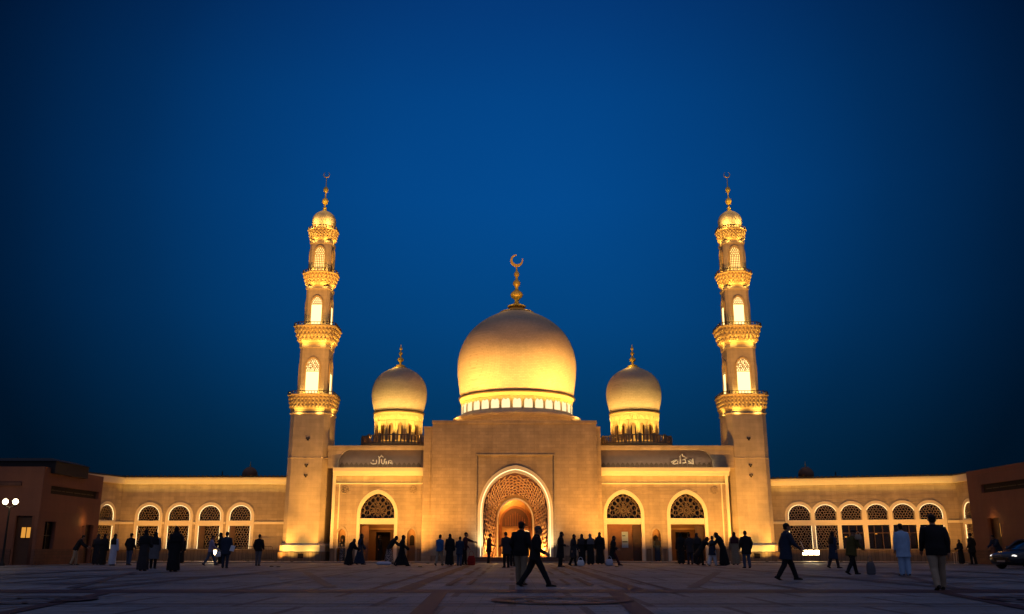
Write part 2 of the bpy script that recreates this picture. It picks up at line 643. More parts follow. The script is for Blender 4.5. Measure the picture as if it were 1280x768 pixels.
def ring_lattice(mb, poly, cx, cz, rad, w, y0, y1):
    """arabesque: interlaced rings round a centre, cut to an outline"""
    circ = [(cx, cz, rad * 0.28), (cx, cz, rad * 0.62)]
    for k in range(10):
        a = 2 * PI * k / 10
        circ.append((cx + rad * 0.45 * math.cos(a), cz + rad * 0.45 * math.sin(a), rad * 0.17))
    for k in range(14):
        a = 2 * PI * (k + 0.5) / 14
        circ.append((cx + rad * 0.80 * math.cos(a), cz + rad * 0.80 * math.sin(a), rad * 0.19))
    for k in range(18):
        a = 2 * PI * k / 18
        circ.append((cx + rad * 1.12 * math.cos(a), cz + rad * 1.12 * math.sin(a), rad * 0.17))
    for x, z, r in circ:
        n = 12
        pp = [(x + r * math.cos(2 * PI * i / n), z + r * math.sin(2 * PI * i / n)) for i in range(n)]
        for i in range(n):
            p, q = pp[i], pp[(i + 1) % n]
            if inside(p, poly) and inside(q, poly):
                bar(mb, p, q, w, y0, y1)
    for k in range(14):
        a = 2 * PI * k / 14
        p = (cx + rad * 0.1 * math.cos(a), cz + rad * 0.1 * math.sin(a)); q = (cx + rad * 0.45 * math.cos(a), cz + rad * 0.45 * math.sin(a))
        if inside(p, poly) and inside(q, poly): bar(mb, p, q, w, y0, y1)


# ------------------------------------------------------------------ ground
gm = MB()
gm.add([(-700, -60, 0), (700, -60, 0), (700, 1300, 0), (-700, 1300, 0)], [(0, 1, 2, 3)])
tag(gm.build("plaza_ground", "paving"), kind="structure")
bands = MB()
def strip(x0, y0, x1, y1, w, mi=0, z=0.004):
    d = Vector((x1 - x0, y1 - y0, 0)).normalized(); nn = Vector((-d.y, d.x, 0)) * w / 2
    a = Vector((x0, y0, z)); b = Vector((x1, y1, z))
    bands.add([a - nn, b - nn, b + nn, a + nn], [(0, 1, 2, 3)], mi)
strip(-60, 22.3, 60, 22.3, 1.7, 0, 0.008)
for y, w in ((27.6, 0.5), (33.5, 0.7), (36, 0.3), (43, 0.8), (50, 0.5), (56, 0.9), (17.2, 0.22), (14.0, 0.2)):
    strip(-60, y, 60, y, w, 1, 0.004 + 0.0005 * (int(y) % 5))
for x, w, mi in ((-2.6, 0.42, 0), (3.0, 0.42, 0), (-3.4, 0.16, 0), (3.8, 0.16, 0), (-10.5, 0.5, 1), (11, 0.5, 1), (-19, 0.5, 1), (19.5, 0.5, 1), (-6.6, 0.18, 1), (7.0, 0.18, 1),
                 (-14.6, 0.18, 1), (15, 0.18, 1), (-27, 0.5, 1), (27.5, 0.5, 1)):
    strip(x, 23.3, x, 66.0, w, mi, 0.012 + (0.0006 if mi else 0))
for x, w in ((-1.6, 0.34), (2.3, 0.34), (-9, 0.3), (9.6, 0.3)):
    strip(x * 0.6, 3.0, x, 21.3, w, 0, 0.014)
for s_ in (-1, 1):
    for k in range(4):
        strip(s_ * (4.5 + 6.5 * k), 24, s_ * (8.6 + 7.2 * k), 40, 0.3, 1, 0.016 + 0.0007 * k)
        strip(s_ * (12.5 + 5 * k), 26, s_ * (7.8 + 5 * k), 47, 0.22, 0, 0.020 + 0.0007 * k)
for x, y in ((0.2, 28.6), (0.2, 38.5), (0.2, 47.0)):          # nested squares down the middle
    for h, w in ((1.9, 0.2), (1.35, 0.12)):
        for (ax, ay, bx, by) in ((-h, -h * 1.6, h, -h * 1.6), (h, -h * 1.6, h, h * 1.6), (h, h * 1.6, -h, h * 1.6), (-h, h * 1.6, -h, -h * 1.6)):
            strip(x + ax, y + ay, x + bx, y + by, w, 0, 0.024 + 0.001 * (ay == by))
def disc_ring(cx, cy, r0, r1, mi, z):
    n = 48
    a = [(cx + r0 * math.cos(2 * PI * i / n), cy + r0 * math.sin(2 * PI * i / n), z) for i in range(n)]
    b = [(cx + r1 * math.cos(2 * PI * i / n), cy + r1 * math.sin(2 * PI * i / n), z) for i in range(n)]
    bands.add(a + b, [(i, (i + 1) % n, n + (i + 1) % n, n + i) for i in range(n)], mi)
for cx, cy in ((-9.3, 18.3), (0.95, 18.2), (10.4, 18.4), (-19.5, 18.4), (20, 18.4)):
    disc_ring(cx, cy, 1.05, 1.35, 0, 0.028)
    disc_ring(cx, cy, 0.55, 0.70, 1, 0.029)
    for k in range(12):
        a = 2 * PI * k / 12
        strip(cx + 0.72 * math.cos(a), cy + 0.72 * math.sin(a), cx + 1.04 * math.cos(a), cy + 1.04 * math.sin(a), 0.1, 1, 0.030)
tag(bands.build("paving_bands", ["band_red", "band_dark"]), kind="structure")
ap = MB()
ap.box(-34, 36, 66.6, 84, -0.2, 0.09)
tag(ap.build("pavement", "apron_stone"), kind="structure")


# ------------------------------------------------------------------ mosque: central block
mosque = empty("mosque", (0, 74, 0), 0, "tan stone domed mosque with a pointed portal in its tall central block", "mosque")
MO = Matrix.Translation((0, -74, 0))


def mlink(name, mb, mats):
    """a part of the mosque, written in world coordinates"""
    o = mb.build(name, mats, mosque)
    o.data.transform(MO)
    return o


def mpanel(name, polys, y0, y1, mat, parent=None):
    o = panel(name, polys, y0, y1, mat, parent or mosque)
    o.data.transform(MO)
    return o


def sub(name, mb, mats, parent):
    o = mb.build(name, mats, parent)
    o.data.transform(MO)
    return o


BX0, BX1, BT = -5.86, 6.22, 10.15
CX = 0.25
hole = arch(CX, 2.66, 0.0, 3.55, 6.80, 18, keel_top)
front = mpanel("central_wall", [rect(BX0, BX1, -0.15, BT - 0.22), rect(-2.66, 3.16, 0.05, 7.67)], 68.0, 68.5, "block_stone")
mpanel("portal_panel", [rect(-2.9, 3.4, -0.16, 7.9), hole], 68.14, 68.62, "block_stone")
bb = MB()
for pl in ((-2.66, -2.56, 0.05, 7.67), (3.06, 3.16, 0.05, 7.67)):
    bb.box(pl[0], pl[1], 67.965, 68.13, pl[2], pl[3])
bb.box(-2.66, 3.16, 67.96, 68.13, 7.60, 7.70)
mlink("panel_moulding", bb, "wall_stone")
bb = MB()
bb.box(BX0 - 0.05, BX1 + 0.05, 67.93, 82.0, BT - 0.217, BT)
bb.box(BX0 + 0.1, BX1 - 0.1, 68.6, 81.9, 9.55, 9.75)
mlink("roof_parapet", bb, "block_stone")
bb = MB()
bb.box(BX0 + 0.003, BX0 + 0.5, 68.503, 81.9, 0, BT - 0.22)
bb.box(BX1 - 0.5, BX1 - 0.003, 68.503, 81.9, 0, BT - 0.22)
bb.box(BX0, BX1, 81.4, 82.0, 0, BT - 0.22)
mlink("side_wall", bb, "block_stone")
for x0, x1 in ((-6.52, BX0 - 0.002), (BX1 + 0.002, 6.56)):
    bb = MB()
    bb.box(x0, x1, 68.35, 81.5, 0, 9.60)
    bb.box(x0 - 0.04, x1 + 0.0, 68.30, 81.5, 9.60, 9.75)
    mlink("corner_pier", bb, "block_stone")
for x0, x1 in ((BX0 + 0.02, -3.3), (3.75, BX1 - 0.02)):
    bb = MB(); bb.box(x0, x1, 67.9, 67.997, 0.06, 0.50)
    mlink("plinth", bb, "dado_brick")
bb = MB()
bb.box(-3.25, 3.70, 66.95, 71.5, 0.05, 0.22)
bb.box(-3.05, 3.50, 67.32, 71.45, 0.22, 0.39)
mlink("portal_steps", bb, "step_stone")

# portal: lit moulded arch, pierced funnel, inner niche and door
f0 = mpanel("portal_frame", [arch(CX, 2.72, 0.39, 3.55, 6.88, 20, keel_top), arch(CX, 2.52, 0.39, 3.55, 6.62, 20, keel_top)[:1] + arch(CX, 2.52, 0.392, 3.55, 6.62, 20, keel_top)[1:]], 68.03, 68.30, "cream_trim")
f1 = mpanel("frame_step", [arch(CX, 2.56, 0.392, 3.55, 6.66, 20, keel_top), arch(CX, 2.34, 0.394, 3.55, 6.36, 20, keel_top)], 68.09, 68.45, "cream_trim", f0)
led = MB()
led.tube([(x, 68.07, z) for x, z in arch(CX, 2.50, 0.45, 3.55, 6.585, 20, keel_top)[1:] + [(CX - 2.50, 0.45)]], 0.024, 6)
sub("led_strip", led, "led_strip", f0)

def portal_curve(a, zs, za, z0, n=40):
    pts = [(CX + a, z0)]
    for i in range(1, 8): pts.append((CX + a, z0 + (zs - z0) * i / 8))
    pts += keel_top(CX, a, zs, za, 12)
    for i in range(7, 0, -1): pts.append((CX - a, z0 + (zs - z0) * i / 8))
    pts.append((CX - a, z0))
    return pts
c_out = portal_curve(2.33, 3.55, 6.34, 0.395)
c_in = portal_curve(1.50, 3.05, 4.95, 0.395)
Y_O, Y_I = 68.45, 70.60
def fun(u, v, lift=0.0):
    """u along the arch 0..1, v from the outer to the inner curve"""
    k = u * (len(c_out) - 1); i = min(int(k), len(c_out) - 2); t = k - i
    a = Vector(c_out[i]).lerp(Vector(c_out[i + 1]), t); b = Vector(c_in[i]).lerp(Vector(c_in[i + 1]), t)
    p = a.lerp(b, v)
    c = Vector((CX, 2.9)); d = (c - p).normalized() * lift
    return Vector((p.x + d.x, Y_O + (Y_I - Y_O) * v, p.y + d.y))
fb = MB()
n = len(c_out)
fb.add([(x, Y_O, z) for x, z in c_out] + [(x, Y_I, z) for x, z in c_in], [(i, i + 1, n + i + 1, n + i) for i in range(n - 1)], 0, True)
vault = mlink("portal_vault", fb, "recess_red")
fl = MB()
NU, NV = 48, 7
rnd = random.Random(3)
jt = {}
def hp(i, j, k):
    key = (i, j, k)
    if key not in jt:
        u = (j * 1.5 + (0.5 if k else 0) * 1.0 + rnd.uniform(-.16, .16)) / (NU * 1.5)
        v = (i + (0.5 if j % 2 else 0) + rnd.uniform(-.16, .16)) / NV
        jt[key] = (u, v)
    return jt[key]
def hbar(p, q, w=0.022):
    if not (0 <= p[0] <= 1 and 0 <= q[0] <= 1 and 0 <= p[1] <= 1 and 0 <= q[1] <= 1): return
    a = fun(*p, 0.09); b = fun(*q, 0.09); a2 = fun(*p, 0.01); b2 = fun(*q, 0.01)
    d = (b - a).normalized(); nn = (a2 - a).normalized(); sd = d.cross(nn).normalized() * w
    fl.add([a - sd, b - sd, b + sd, a + sd, a2 - sd, b2 - sd, b2 + sd, a2 + sd], [(0, 1, 2, 3), (0, 4, 5, 1), (2, 6, 7, 3)], 0)
for j in range(NU):
    for i in range(NV + 1):
        a, b = hp(i, j, 0), hp(i, j, 1)
        if j % 2 == 0: c, d = hp(i - 1, j + 1, 0), hp(i, j + 1, 0)
        else: c, d = hp(i, j + 1, 0), hp(i + 1, j + 1, 0)
        for p, q in ((a, b), (b, c), (b, d)): hbar(p, q)
sub("pierced_screen", fl, "portal_lattice", vault)
ni = mpanel("inner_niche", [arch(CX, 1.95, 0.2, 3.3, 5.6), arch(CX, 1.32, 0.392, 3.0, 4.60, 14, keel_top)], 70.602, 70.95, "portal_wood")
mpanel("niche_moulding", [arch(CX, 1.38, 0.393, 3.0, 4.68, 14, keel_top), arch(CX, 1.28, 0.394, 3.0, 4.55, 14, keel_top)], 70.53, 70.66, "cream_trim", ni)
bb = MB()
bb.box(CX - 1.7, CX + 1.7, 72.3, 72.5, 0.2, 5.3)
bb.box(CX - 1.5, CX - 1.35, 70.95, 72.3, 0.3, 5.2)
bb.box(CX + 1.35, CX + 1.5, 70.95, 72.3, 0.3, 5.2)
bb.box(CX - 1.5, CX + 1.5, 70.95, 72.3, 5.05, 5.2)
bb.box(CX - 2.3, CX + 2.3, 68.4, 72.6, 0.25, 0.393)
mlink("niche_hall", bb, "portal_wood")
door = mpanel("portal_door", [arch(CX, 1.16, 0.39, 2.95, 4.14), arch(CX, 1.0, 0.40, 2.95, 3.96)], 72.12, 72.3, "wood")
mpanel("tympanum", [arch(CX, 1.0, 2.62, 2.95, 3.96)], 72.22, 72.27, "dark_wood", door)
bb = MB()
for k in range(-4, 5):
    bb.box(CX + k * 0.18 - 0.02, CX + k * 0.18 + 0.02, 72.17, 72.21, 2.66, 3.72 - abs(k) * 0.13)
sub("tympanum_bars", bb, "wood", door)
for s_ in (-1, 1):
    bb = MB()
    x0, x1 = sorted((CX + s_ * 0.01, CX + s_ * 0.98))
    bb.box(x0, x1, 72.2, 72.28, 0.40, 2.5)
    for z in (0.6, 1.25, 1.9):
        bb.box(x0 + 0.12, x1 - 0.12, 72.175, 72.197, z, z + 0.5)
    sub("door_leaf", bb, "portal_wood", door)
bb = MB()
bb.ball((CX + 0.80, 71.2, 2.15), (0.27, 0.27, 0.16), 16, 8)
hl = mlink("hanging_lamp", bb, "hall_light")
bb = MB(); bb.tube([(CX + 0.80, 71.2, 2.3), (CX + 0.80, 71.2, 5.05)], 0.012, 6)
sub("lamp_rod", bb, "dark_metal", hl)
bb = MB()
for (x, z) in ((CX - 0.95, 0.39), (CX + 1.0, 0.39)):
    bb.lathe(x, 70.3, [(0.0, z), (0.14, z), (0.12, z + 0.06), (0.05, z + 0.3), (0.05, z + 0.55), (0.12, z + 0.7), (0.10, z + 0.72)], 12)
mlink("portal_urns", bb, "corbel_stone")

# ------------------------------------------------------------------ gate wings either side of the block
GY = 69.5
def gate_wing(x0, x1, arches, niches, rosettes, outer, sign):
    """outer = +1: the free end is on the right"""
    zt = 6.23
    holes = [arch(c, 1.40, -0.02, 3.42, 5.10, 14) for c, _ in arches] + [arch(c, 0.33, -0.02, 1.95, 2.44, 8) for c in niches]
    w = mpanel("gate_wall", [rect(x0, x1, -0.15, zt)] + [[(p[0], max(p[1], 0.0)) for p in h] for h in holes], GY, GY + 0.55, "wall_stone")
    # dado, cut by the openings
    cuts = sorted([(c - 1.58, c + 1.58) for c, _ in arches] + [(c - 0.42, c + 0.42) for c in niches])
    x = x0 + 0.02
    for a, b in cuts + [(x1 - 0.02, x1)]:
        if a - x > 0.05:
            bb = MB(); bb.box(x, a, GY - 0.06, GY - 0.003, 0.06, 0.98)
            sub("dado", bb, "dado_brick", w)
        x = b
    # cornice, frame fillets
    bb = MB()
    bb.box(x0 + 0.001, x1 + 0.1 * (outer > 0), GY - 0.22, GY + 0.5, zt + 0.003, zt + 0.30)
    bb.box(x0 + 0.001, x1 + 0.16 * (outer > 0), GY - 0.34, GY + 0.5, zt + 0.301, zt + 0.58)
    sub("cornice", bb, "cream_trim", w)
    bb = MB()
    xf = x1 - 0.55 if outer > 0 else x0 + 0.45
    bb.box(x0 + 0.003, x1 - 0.003, GY - 0.06, GY - 0.004, 5.62, 5.70)
    bb.box(xf, xf + 0.10, GY - 0.05, GY - 0.004, 0.99, 5.617)
    xe = x1 - 0.22 if outer > 0 else x0
    bb.box(xe, xe + 0.22, GY - 0.16, GY - 0.004, 0.99, zt - 0.002)
    sub("fillet", bb, "cream_trim", w)
    # parapet with the long dark recess that carries the lettering
    rz0, rz1 = zt + 0.60, 8.16
    if outer > 0:
        xa, xb = x0 + 0.03, x1 - 1.0
        rec = [(xa, rz0), (xb, rz0)] + [(xb - 0.9 + 0.9 * math.cos(PI / 2 * i / 8), rz1 - 1.1 + 1.1 * math.sin(PI / 2 * i / 8)) for i in range(9)] + [(xa, rz1)]
    else:
        xa, xb = x0 + 0.25, x1 - 0.03
        rec = [(xa, rz0), (xb, rz0), (xb, rz1)] + [(xa + 0.9 - 0.9 * math.sin(PI / 2 * i / 8), rz1 - 1.1 + 1.1 * math.cos(PI / 2 * i / 8)) for i in range(9)]
    pw = mpanel("parapet", [rect(x0 - (0.5 if outer < 0 else 0), x1 + (0.6 if outer > 0 else 0), zt + 0.585, 8.30), rec], GY + 0.1, GY + 0.5, "wall_stone")
    bb = MB()
    bb.box(x0 - (0.55 if outer < 0 else 0), x1 + (0.65 if outer > 0 else 0), GY + 0.04, GY + 0.56, 8.302, 8.48)
    sub("coping", bb, "wall_stone", pw)
    bb = MB()
    bb.box(xa - 0.1, xb + 0.1, GY + 0.42, GY + 0.47, rz0 - 0.1, rz1 + 0.1)
    sub("frieze_back", bb, "vault_tile", pw)
    bb = MB()                                     # row of small pendants in the recess
    k = 0
    x = xa + 0.1
    while x < xb - 0.3:
        bb.add([(x, GY + 0.36, rz0), (x + 0.34, GY + 0.36, rz0), (x + 0.34, GY + 0.36, rz0 + 0.22), (x + 0.17, GY + 0.36, rz0 + 0.42), (x, GY + 0.36, rz0 + 0.22),
                (x, GY + 0.42, rz0), (x + 0.34, GY + 0.42, rz0), (x + 0.34, GY + 0.42, rz0 + 0.22), (x + 0.17, GY + 0.42, rz0 + 0.42), (x, GY + 0.42, rz0 + 0.22)],
               [(0, 1, 2, 3, 4), (0, 5, 6, 1), (1, 6, 7, 2), (2, 7, 8, 3), (3, 8, 9, 4)])
        x += 0.36
    sub("frieze_pendants", bb, "bronze", pw)
    bb = MB()
    sx, sz, sw, strokes = sign
    for st, th in strokes:
        pts = [(sx + (a) * sw, GY + 0.30, sz + b * sw) for a, b in st]
        if len(pts) == 1:
            bb.ball((pts[0][0], pts[0][1], pts[0][2]), (0.06, 0.03, 0.06), 8, 6)
        else:
            bb.tube(pts, th * 1.4, 6)
    sub("lettering", bb, "cream_trim", pw)
    # end walls and roof
    bb = MB()
    xe = (x1 - 0.4, x1 - 0.003) if outer > 0 else (x0 + 0.003, x0 + 0.4)
    bb.box(xe[0], xe[1], GY + 0.56, 81.0, 0, 8.28)
    bb.box(x0 + 0.01, x1 - 0.01, 80.6, 80.998, 0, 8.27)
    mlink("end_wall", bb, "wall_stone")
    bb = MB()
    bb.box(x0 + 0.02, x1 - 0.02, GY + 0.57, 80.9, 7.9, 8.1)
    mlink("gate_roof", bb, "wall_stone")
    for c, kind in arches:
        fr = mpanel("gate_arch", [arch(c, 1.50, 0.10, 3.42, 5.24, 14), arch(c, 1.26, 0.102, 3.42, 4.93, 14)], GY - 0.05, GY + 0.20, "cream_trim")
        mpanel("arch_rim", [arch(c, 1.62, 0.104, 3.42, 5.38, 14), arch(c, 1.502, 0.106, 3.42, 5.243, 14)], GY - 0.02, GY + 0.1, "wall_stone", fr)
        lb = MB(); lp = arch(c, 1.34, 3.14, 3.42, 5.0, 14)
        ring_lattice(lb, lp, c, 3.72, 1.02, 0.038, GY + 0.22, GY + 0.28)
        hex_lattice(lb, lp, 0.36, 0.022, GY + 0.24, GY + 0.29, 0.25, 5)
        lt = mlink("lunette_screen", lb, "pale_lattice")
        mpanel("lunette_pane", [arch(c, 1.39, 3.1, 3.42, 5.08, 14)], GY + 0.47, GY + 0.50, "dark_glass", lt)
        bb = MB()
        bb.box(c - 1.38, c + 1.38, GY + 0.05, GY + 0.45, 2.72, 3.14)
        sub("lintel", bb, "cream_trim", fr)
        bb = MB()
        y0, y1 = GY + 0.56, GY + 2.8
        bb.box(c - 1.55, c - 1.41, y0, y1, 0.05, 3.2); bb.box(c + 1.41, c + 1.55, y0, y1, 0.05, 3.2)
        bb.box(c - 1.55, c + 1.55, y0, y1, 3.0, 3.2); bb.box(c - 1.55, c + 1.55, y0, y1 + 0.2, 0.05, 0.11)
        vs = mlink("vestibule", bb, "interior")
        dw = 0.55
        mpanel("back_wall", [rect(c - 1.55, c + 1.55, 0.06, 3.05), rect(c - dw + 0.1, c + dw + 0.1, 0.115, 2.2)], y1, y1 + 0.15, "interior", vs)
        bb = MB(); bb.box(c - dw, c + dw + 0.2, y1 + 0.6, y1 + 0.65, 0.1, 2.3)
        sub("dark_opening", bb, "void", vs)
        bb = MB(); bb.box(c - 1.4, c + 1.4, y1 - 0.16, y1 - 0.01, 2.35, 2.5)
        sub("beam", bb, "portal_wood", vs)
        if kind == "leaf_left":
            dl = MB()
            dl.box(c - 1.24, c - 0.66, GY + 0.5, GY + 0.6, 0.12, 2.62)
            for z in (0.35, 1.1, 1.85): dl.box(c - 1.12, c - 0.78, GY + 0.47, GY + 0.498, z, z + 0.6)
            mlink("gate_door", dl, "wood")
        elif kind == "closed":
            dl = MB()
            dl.box(c - 1.24, c + 0.62, GY + 0.42, GY + 0.52, 0.12, 2.70)
            for xx in (-1.1, -0.16):
                for z in (0.3, 1.5): dl.box(c + xx, c + xx + 0.7, GY + 0.395, GY + 0.418, z, z + 1.0)
            dd = mlink("gate_door", dl, "wood")
            dl = MB(); dl.box(c + 0.66, c + 1.24, GY + 0.48, GY + 0.56, 0.12, 2.70)
            sub("side_leaf", dl, "dark_wood", dd)
            ps = MB()
            ps.box(c - 0.16, c + 0.30, GY + 0.36, GY + 0.39, 1.05, 2.18)
            sub("notice", ps, "poster", dd)
            ps = MB()
            ps.box(c - 0.12, c + 0.26, GY + 0.345, GY + 0.358, 1.42, 1.50); ps.box(c - 0.12, c + 0.10, GY + 0.345, GY + 0.358, 1.86, 1.92)
            sub("notice_lines", ps, "dark_metal", dd)
        else:
            dl = MB()
            dl.box(c + 0.62, c + 1.24, GY + 0.5, GY + 0.6, 0.12, 2.62)
            for z in (0.35, 1.1, 1.85): dl.box(c + 0.76, c + 1.1, GY + 0.47, GY + 0.498, z, z + 0.6)
            mlink("gate_door", dl, "dark_wood")
    for c in niches:
        nf = mpanel("wall_niche", [arch(c, 0.44, 0.10, 1.95, 2.58, 8), arch(c, 0.31, 0.102, 1.95, 2.40, 8)], GY - 0.07, GY + 0.1, "wall_stone")
        bb = MB()
        bb.box(c - 0.4, c + 0.4, GY + 0.56, GY + 0.62, 0.05, 2.6)
        sub("niche_back", bb, "interior", nf)
        bb = MB()
        bb.add([(x, y, z) for y in (GY + 0.545, GY + 0.557) for x, z in arch(c, 0.17, 1.2, 1.75, 1.95, 6)], [tuple(range(len(arch(c, 0.17, 1.2, 1.75, 1.95, 6))))])
        sub("niche_window", bb, "void", nf)
    for c, z in rosettes:
        bb = MB()
        def tor(r, t):
            pts = [(c + r * math.cos(2 * PI * i / 24), GY - 0.01, z + r * math.sin(2 * PI * i / 24)) for i in range(25)]
            bb.tube(pts, t, 6)
        tor(0.26, 0.03); tor(0.10, 0.03)
        for k in range(8):
            a = 2 * PI * k / 8
            bb.ball((c + 0.18 * math.cos(a), GY - 0.01, z + 0.18 * math.sin(a)), (0.055, 0.03, 0.055), 8, 6)
        mlink("rosette", bb, "wall_stone")


def S(pts, k=21.33):     # lettering strokes, in metres from the left end of the word
    return [((x - 280) / k * 0.0605, (470 - y) / k * 0.0605) for x, y in pts]
SIGN_L = [(S([(285, 405), (300, 440), (350, 452), (425, 445), (440, 400), (432, 345)]), 0.03), (S([(345, 360)]), 0.03), (S([(500, 270), (510, 360), (502, 458)]), 0.035),
          (S([(480, 250), (510, 290), (555, 245), (600, 265), (610, 285)]), 0.03), (S([(565, 330), (575, 430), (610, 450), (640, 435), (645, 330)]), 0.03), (S([(660, 330)]), 0.03),
          (S([(692, 380), (692, 458)]), 0.033), (S([(752, 455), (755, 372), (800, 362), (835, 372), (850, 458)]), 0.03), (S([(790, 395), (815, 445)]), 0.03), (S([(560, 235)]), 0.03)]
def S2(pts): return S([(x - 50, y + 20) for x, y in pts])
SIGN_R = [(S2([(330, 395), (380, 372), (430, 330), (495, 330), (420, 378), (372, 425), (410, 442), (505, 425), (508, 360)]), 0.03), (S2([(575, 232), (580, 330), (568, 435)]), 0.036),
          (S2([(558, 262), (600, 215)]), 0.03), (S2([(630, 175), (645, 235), (695, 245), (738, 292), (700, 312), (720, 415)]), 0.032), (S2([(632, 335), (690, 320)]), 0.03), (S2([(635, 412), (700, 412)]), 0.03),
          (S2([(778, 360), (835, 328), (905, 360), (850, 400), (790, 372)]), 0.03), (S2([(908, 300), (915, 450)]), 0.033), (S2([(790, 420), (900, 425)]), 0.03)]

gate_wing(-13.30, -6.53, [(-9.93, "leaf_left")], [-12.50, -7.38], [(-12.4, 5.20), (-7.35, 5.20)], -1, (-10.62, 7.08, 1.0, SIGN_L))
gate_wing(6.58, 16.05, [(8.25, "closed"), (12.92, "open")], [10.60], [(15.0, 5.15), ], 1, (11.95, 7.10, 1.0, SIGN_R))


# ------------------------------------------------------------------ domes
def finial(mb, cx, cy, z, h, crescent=True, n=14):
    k = h
    prof = [(0.16, 0), (0.17, 0.02), (0.10, 0.05), (0.05, 0.07), (0.035, 0.12), (0.05, 0.15), (0.10, 0.19), (0.115, 0.23), (0.10, 0.27), (0.05, 0.31), (0.03, 0.34), (0.03, 0.38), (0.06, 0.41), (0.07, 0.45), (0.06, 0.48),
            (0.028, 0.51), (0.022, 0.56), (0.045, 0.59), (0.05, 0.62), (0.04, 0.65), (0.018, 0.68), (0.012, 0.76)]
    mb.lathe(cx, cy, [(r * k, z + q * k) for r, q in prof], n)
    if crescent:
        r = 0.115 * k; zc = z + 0.76 * k + r
        N = 26
        o = []; i_ = []
        for a in range(N + 1):
            t = R(70 + 40) + (R(360) - R(70)) * a / N - R(20)
            w = math.sin(PI * a / N) * 0.30 * r + 0.012 * k
            o.append((cx + r * math.cos(t), zc + r * math.sin(t))); i_.append((cx + (r - w) * math.cos(t), zc + (r - w) * math.sin(t)))
        v = []
        for y in (cy - 0.018 * k, cy + 0.018 * k):
            v += [(x, y, q) for x, q in o] + [(x, y, q) for x, q in i_]
        m_ = N + 1
        f = []
        for a in range(N):
            f += [(a, a + 1, m_ + a + 1, m_ + a), (2 * m_ + a, 3 * m_ + a, 3 * m_ + a + 1, 2 * m_ + a + 1), (a, 2 * m_ + a, 2 * m_ + a + 1, a + 1), (m_ + a, m_ + a + 1, 3 * m_ + a + 1, 3 * m_ + a)]
        f += [(0, m_, 3 * m_, 2 * m_), (N, 2 * m_ + N, 3 * m_ + N, m_ + N)]
        mb.add(v, f)


def ring_bits(mb, cx, cy, r, n, fn, a0=0.0):
    for k in range(n):
        a = a0 + 2 * PI * k / n
        mat = Matrix.Translation((cx, cy, 0)) @ Matrix.Rotation(a, 4, "Z") @ Matrix.Translation((0, -r, 0))
        fn(mat, k)


DX, DY = 0.40, 75.6
pr = [(4.66, 12.98), (4.74, 13.5), (4.86, 14.3), (4.93, 15.1), (4.94, 15.8), (4.86, 16.5), (4.66, 17.2), (4.34, 17.9), (3.9, 18.55), (3.3, 19.15), (2.55, 19.68), (1.75, 20.08), (1.3, 20.28), (1.28, 20.30)]
def smooth_prof(p, k=3):
    out = []
    for i in range(len(p) - 1):
        p0 = p[max(i - 1, 0)]; p1 = p[i]; p2 = p[i + 1]; p3 = p[min(i + 2, len(p) - 1)]
        for s_ in range(k):
            t = s_ / k
            out.append(tuple(0.5 * (2 * b + (c - a) * t + (2 * a - 5 * b + 4 * c - d) * t * t + (3 * b - a - 3 * c + d) * t ** 3) for a, b, c, d in zip(p0, p1, p2, p3)))
    out.append(p[-1])
    return out
bb = MB(); bb.lathe(DX, DY, smooth_prof(pr), 96)
dome = mlink("great_dome", bb, "dome_tile")
bb = MB()
bb.lathe(DX, DY, [(4.60, 12.80), (4.80, 12.81), (4.83, 12.88), (4.80, 12.96), (4.60, 12.98)], 96, 0, True, False)
sub("dark_band", bb, "bronze", dome)
bb = MB()
bb.lathe(DX, DY, [(4.9, 9.7), (4.9, 10.9), (5.25, 11.05), (5.25, 11.2), (4.75, 11.36), (4.62, 11.52), (4.56, 11.56)], 96)
sub("drum_base", bb, "dome_tile", dome)
bb = MB()
bb.lathe(DX, DY, [(4.50, 11.5), (4.50, 12.45), (4.62, 12.6), (4.72, 12.80)], 96)
def zig(mat, k):
    bb.add([(-0.44, 0, 12.50), (0.44, 0, 12.50), (0, 0, 12.22), (-0.44, -0.06, 12.52), (0.44, -0.06, 12.52), (0, -0.05, 12.24)], [(3, 4, 5), (0, 3, 5, 2), (1, 2, 5, 4)], 0, False, mat)
    bb.ball((0, -0.03, 12.60), (0.10, 0.07, 0.07), 8, 6, 0, mat)
    bb.tube([mat @ Vector((0.44, -0.02, 11.58)), mat @ Vector((0.44, -0.02, 12.2))], 0.05, 6)
ring_bits(bb, DX, DY, 4.52, 32, zig)
sub("frieze", bb, "corbel_stone", dome)
bb = MB()
def nich(mat, k):
    pl = arch(0, 0.33, 11.60, 12.02, 12.44, 6)
    nn = len(pl)
    bb.add([(x, -0.03, z) for x, z in pl] + [(x, 0.02, z) for x, z in pl], [tuple(range(nn))] + [(i, (i + 1) % nn, nn + (i + 1) % nn, nn + i) for i in range(nn)], 0, False, mat)
ring_bits(bb, DX, DY, 4.51, 32, nich)
sub("lit_niches", bb, "lit_niche", dome)
bb = MB()
bb.lathe(DX, DY, [(1.45, 20.20), (1.5, 20.26), (1.42, 20.34), (1.1, 20.44), (0.75, 20.58), (0.5, 20.78), (0.3, 20.9)], 40)
for k in range(28):
    a = 2 * PI * k / 28
    bb.ball((DX + 1.46 * math.cos(a), DY + 1.46 * math.sin(a), 20.22), 0.07, 6, 5)
sub("collar", bb, "old_gold", dome)
bb = MB(); finial(bb, DX, DY, 20.8, 4.75)
sub("finial", bb, "gold", dome)


